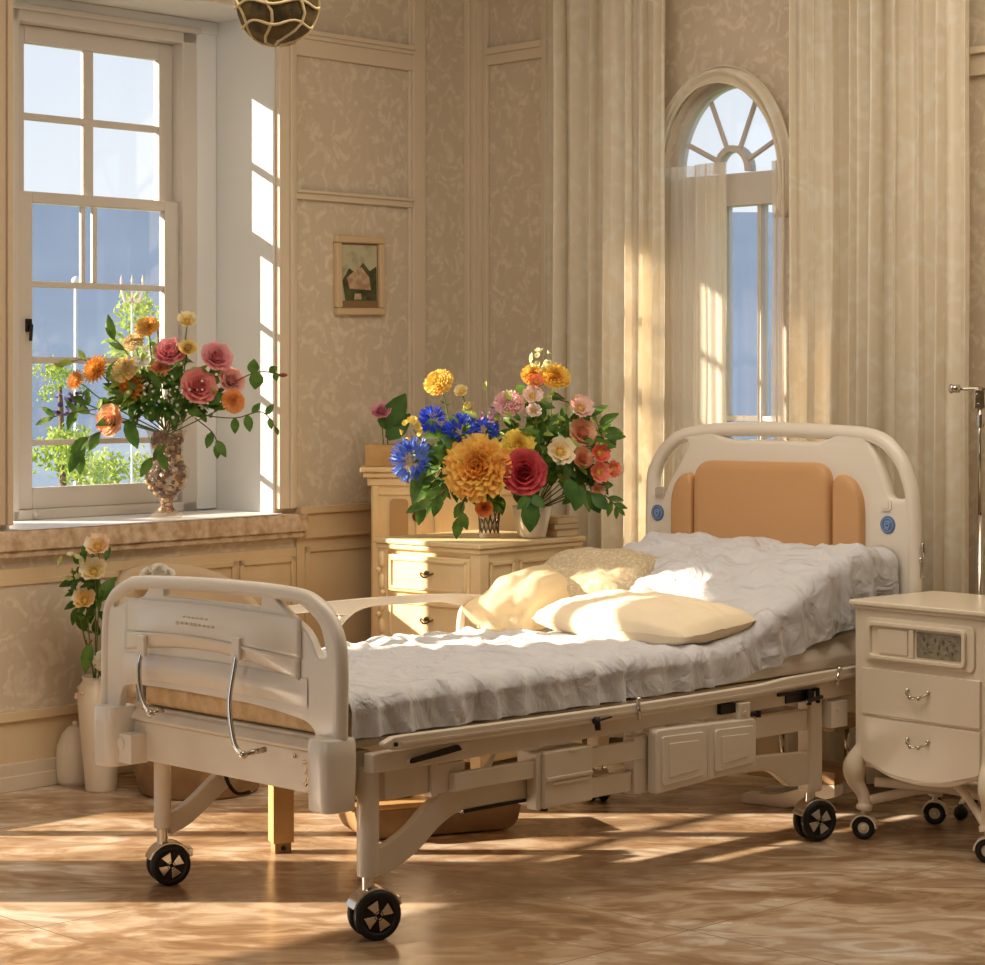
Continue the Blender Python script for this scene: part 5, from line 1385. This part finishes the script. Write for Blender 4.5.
twig([(200,415),(235,418),(262,412),(277,430)], dv-.06, [(.35,0,-1,1.1),(.5,.2,-1,1.2),(.55,.6,.8,.9),(.75,.5,.7,.9),(.85,.2,-.9,.8),(.95,.3,-.7,.6)], 'thin leafy twig reaching low to the right beside the wall', L=.055, W=.018)
twig([(140,415),(105,430),(85,440),(80,455)], dv-.05, [(.45,-.5,-.8,1.2),(.6,-.7,-.6,1.3),(.75,-.3,-1,1.3),(.9,-.5,-1,1.4),(.98,0,-1,1.2)], 'drooping green twig hanging down at the left of the sill vase', L=.07, W=.020)
twig([(130,405),(90,410),(60,415),(52,418)], dv-.02, [(.5,-.6,.7,1.0),(.8,-.6,.5,1.0),(.98,-1,-.4,1.1)], 'thin twig reaching far left with a single low leaf', L=.065, W=.014)
twig([(140,380),(125,350),(112,338)], dv-.05, [(.9,-.2,1,1.4),(.98,-.5,.8,.8),(.5,-.8,.4,1)], 'upright leaf sprig above the bright orange dahlia', L=.07, W=.014)
twig([(120,385),(85,360),(60,368)], dv-.0, [(.5,-.5,.8,.9),(.7,-.9,-.2,1.1),(.9,-.9,-.1,1.1),(.98,-1,.5,.8)], 'pale leafy twig over the leftmost orange dahlia', 'leaf_pale', L=.055, W=.016)
twig([(170,420),(165,445),(150,460)], dv-.12, [(.5,-.6,-.7,1.2),(.7,.4,-.9,1.2),(.95,-.5,-.8,1.3)], 'leafy sprig drooping over the rim of the sill vase at left', L=.065, W=.018)
twig([(195,418),(212,432),(218,445)], dv-.12, [(.5,-.3,-.9,1.1),(.8,.5,-.8,1.2),(.98,0,-1,1)], 'leafy sprig drooping over the rim of the sill vase at right', L=.06, W=.018)

# --- vases on the chest
CHT = CH
def onchest(px, dloc):  # point on chest top at depth dloc
    p = P(px, 500, dloc); return Vector((p.x, dloc, CH + .001))
d2 = 8.66
vA = onchest(489, 8.74); v2 = thing('crystal_vase', vA, 'short clear vase with dark cut pattern on the cream chest', 'vase')
mb = MB(); mb.lathe([(0,0),(.040,0),(.044,.01),(.034,.03),(.036,.06),(.046,.10),(.052,.125)], 28); mb.build('vase_body', M['vase_glass'], v2, smooth=True)
mb = MB(); 
for i in range(26):
    a = 2*PI*i/13; s2 = 1 if i < 13 else -1
    mb.tube([(.036*math.cos(a), .036*math.sin(a), .02), (.045*math.cos(a+s2*.7), .045*math.sin(a+s2*.7), .115)], .0028, 5)
mb.build('cut_pattern', mat('dark_cut_glass', (60,52,44), .2, spec=.9), v2, smooth=True)
vB = onchest(532, 8.76); v3 = thing('flower_pot', vB, 'plain white flower pot right of the crystal vase on the chest', 'flower pot')
mb = MB(); mb.lathe([(0,0),(.050,0),(.054,.006),(.076,.118),(.074,.122),(.070,.118),(.064,.10),(0,.095)], 36); mb.build('pot', M['ceramic'], v3, smooth=True)
NA = vA + Vector((0,0,.12)); NB = vB + Vector((0,0,.12)); CB = Vector(((vA.x+vB.x)/2, 8.75, 1.12))
G2 = 'flowers in the big bouquet on the chest'
FL2 = [
 ('yellow_rose','peony',438,381,14,(252,186,40),(250,214,80),'golden yellow rose on a tall stem at the upper left of the big bouquet',0,0),
 ('cream_blossom','lily',462,393,9,(250,238,180),(246,224,130),'small cream blossom right of the tall golden yellow rose',0,0),
 ('blue_hydrangea','cornflower',412,460,22,(88,124,226),(140,170,244),'large pale blue bloom at the far left of the big bouquet',0,0),
 ('blue_hydrangea','cornflower',432,420,14,(42,70,208),(70,100,230),'deep blue bloom above the large pale blue one',0,0),
 ('blue_hydrangea','cornflower',462,434,20,(48,80,220),(84,116,238),'wide royal blue bloom above the big orange-yellow flower',0,0),
 ('blue_hydrangea','cornflower',486,430,13,(60,92,222),(100,130,240),'small royal blue bloom at the centre of the big bouquet',0,0),
 ('yellow_freesia','cluster',411,428,11,(244,222,110),(236,206,70),'sprig of small pale yellow flowers above the pale blue bloom',0,0),
 ('golden_peony','peony',476,467,31,(255,206,72),(252,168,44),'huge golden orange peony at the front of the big bouquet',0,-.12),
 ('yellow_carnation','peony',519,444,16,(252,224,70),(250,208,60),'bright yellow carnation above the red rose',1,-.06),
 ('red_rose','rose',524,472,20,(226,64,72),(190,32,50),'large red rose at the front of the big bouquet',1,-.12),
 ('yellow_orange_tulip','peony',534,374,12,(252,206,60),(250,176,50),'yellow-orange blossom at the very top of the big bouquet',1,0),
 ('orange_red_blossom','lily',536,383,9,(240,90,40),(244,120,60),'small orange-red blossom under the topmost yellow one',1,-.03),
 ('yellow_rose','peony',556,375,14,(252,208,50),(252,180,40),'yellow rose at the top right of the big bouquet',1,0),
 ('pink_peony','peony',509,402,14,(244,172,176),(250,206,200),'soft pink peony at the upper middle of the big bouquet',1,0),
 ('blush_rose','lily',532,398,13,(250,206,190),(252,226,210),'blush pink open blossom right of the soft pink peony',1,-.03),
 ('pale_pink_blossom','lily',533,413,10,(250,214,206),(252,232,222),'pale pink blossom just under the blush open blossom',1,-.02),
 ('dusty_pink_peony','lily',579,410,16,(238,178,160),(246,206,190),'dusty pink open bloom at the right of the big bouquet',1,0),
 ('peach_rose','rose',583,432,13,(248,196,150),(240,160,120),'peach rose under the dusty pink open bloom',1,0),
 ('cream_peony','lily',559,453,18,(252,240,210),(248,226,170),'large open cream peony right of the red rose',1,-.10),
 ('peach_bud','rose',583,457,10,(248,190,140),(240,150,100),'small peach bud right of the open cream peony',1,-.04),
 ('coral_blossom','lily',598,454,13,(240,110,72),(236,80,56),'coral orange blossom at the lower right of the big bouquet',1,-.02),
 ('coral_blossom','lily',597,473,14,(246,150,120),(240,110,84),'salmon blossom under the coral orange one',1,-.03),
 ('coral_blossom','lily',611,470,11,(246,140,100),(238,100,70),'salmon orange blossom, rightmost of the big bouquet',1,0),
 ('peach_blossom','lily',596,490,10,(250,200,170),(246,170,140),'pale peach blossom hanging lowest at the right of the big bouquet',1,-.02),
 ('orange_bud','rose',484,508,8,(244,160,60),(236,120,40),'small orange bud hanging in front of the crystal vase',0,-.10),
 ('lilac_sprig','cluster',491,416,9,(214,160,190),(190,130,170),'small lilac sprig between the blue blooms and pink peony',0,0),
 ('white_sprig','cluster',541,359,10,(246,240,190),(226,226,150),'creamy white sprig at the tip of the big bouquet',1,0),
 ('yellow_freesia','cluster',470,407,6,(244,228,120),(236,210,90),'tiny yellow sprig under the small cream blossom',0,0),
]
for i, (nm, kd, px, py, R, c1, c2, lb, w_, dd) in enumerate(FL2):
    flower(nm, kd, px, py, R/F_PX*d2*1.10, d2-.03+dd, NA if not w_ else NB, c1, c2, lb, G2, cen=CB)
foliage('bouquet_leaves', P(470,470,d2+.02), .21, .11, .17, 130, .070, 'leaf', 'green leaves of the blue and golden half of the big bouquet', low=-.75, seed=13)
foliage('bouquet_leaves', P(556,458,d2+.03), .22, .11, .22, 240, .066, 'leaf', 'green leaves of the pink and coral half of the big bouquet', low=-.7, seed=14)
foliage('bouquet_leaves', P(515,445,d2-.01), .33, .10, .22, 70, .050, 'leaf_pale', 'yellow-green leaves scattered through the big bouquet', low=-.8, seed=15)
twig([(530,490),(530,500),(527,505)], d2-.16, [(.5,.02,-1,1.9),(.3,-.7,-.7,1.1),(.3,.8,-.6,1.1)], 'large dark pointed leaf hanging in front of the white pot', 'leaf_dark', L=.062, W=.022, name='hanging_leaf')
twig([(562,475),(580,486),(594,496)], d2-.12, [(.2,.2,-1,1.4),(.5,-.2,-1,1.5),(.8,.5,-.9,1.4),(.98,.8,-.7,1.3)], 'dark broad leaves right of the white pot', 'leaf_dark', L=.062, W=.024)
twig([(590,480),(605,495),(618,508)], d2-.03, [(.3,.9,.2,.9),(.45,-.4,-.9,1),(.6,.9,-.1,1),(.7,-.2,-1,1),(.85,1,-.3,.9),(.9,0,-1,.8),(.98,.8,-.8,.8)], 'small-leaved green sprig at the lower right of the big bouquet', L=.060, W=.014)
twig([(455,480),(440,495),(420,505)], d2-.06, [(.3,-.6,-.8,1.1),(.5,-.3,-1,1.2),(.7,-.9,-.5,1.1),(.9,-.2,-1,1.2),(.98,-1,-.5,1)], 'drooping green sprig at the lower left of the big bouquet', L=.07, W=.020)
twig([(470,490),(462,505),(458,520)], d2-.10, [(.4,-.5,-.9,1.1),(.7,.4,-.9,1.1),(.95,-.1,-1,1.2)], 'green sprig drooping beside the crystal vase', L=.065, W=.020)
twig([(560,400),(590,410),(600,432),(607,445)], d2+.03, lf(7,.8), 'slender arching sprig behind the dusty pink bloom', 'leaf_pale', L=.05, W=.012)
# pink flower in the planter box
NP = Vector((pm.x, 9.40, H2+.075))
flower('pink_rose','rose',381,410,9/F_PX*9.4*1.1,9.38,NP+Vector((.02,0,0)),(240,172,186),(230,140,164),'single pink rose growing in the wooden planter box',None,leaves=0)
twig([(388,446),(388,425),(398,410)], 9.40, [(.5,.5,.9,1.4),(.2,.7,.8,1.3),(.4,-.3,1,.9)], 'broad dark olive leaves beside the pink rose in the planter', 'leaf_dark', L=.105, W=.038, name='planter_leaves')

# --- white flowers in the floor vase
NF = fv.matrix_world.translation + Vector((-.02,0,.40)); G3 = 'white flowers in the floor vase'
for (nm, kd, px, py, R, c1, c2, lb) in [
 ('white_lily','lily',98,549,16,(252,242,224),(248,204,140),'white and apricot lily, topmost in the floor vase'),
 ('white_lily','lily',94,574,17,(250,242,220),(244,222,150),'large creamy lily in the middle of the floor vase stem'),
 ('white_lily','lily',85,602,15,(252,246,228),(246,196,90),'white lily with yellow heart, lowest of the three on the tall stem'),
 ('green_bud','cluster',71,566,12,(206,216,130),(236,232,180),'pale green bud cluster left of the white lilies'),
 ('white_rose','peony',104,660,10,(252,244,228),(244,226,190),'small white rose resting on the rim of the floor vase')]:
    flower(nm, kd, px, py, R/F_PX*8.3*1.1, 8.20, NF, c1, c2, lb, G3)
foliage('lily_leaves', P(90,585,8.27), .08, .05, .13, 46, .055, 'leaf', 'green leaves on the lily stems above the floor vase', low=-1, seed=31)
twig([(92,640),(88,645),(86,640)], 8.17, [(.3,-.15,-1,1.0)], 'single long green leaf drooping below the lilies', 'leaf', L=.105, W=.026, name='hanging_leaf')
# white blooms on the tub chair back
G4 = 'white blooms behind the footboard top'
for i, (px, py, R) in enumerate(((148,573,8),(158,570,9),(167,573,7))):
    flower('white_rose','peony',px,py,R/F_PX*8.4*1.15,8.36,P(158,610,8.36),(254,250,240),(248,238,214),['left of three white blooms peeking over the footboard','middle and highest white bloom peeking over the footboard','right of three white blooms peeking over the footboard'][i],G4,leaves=0)
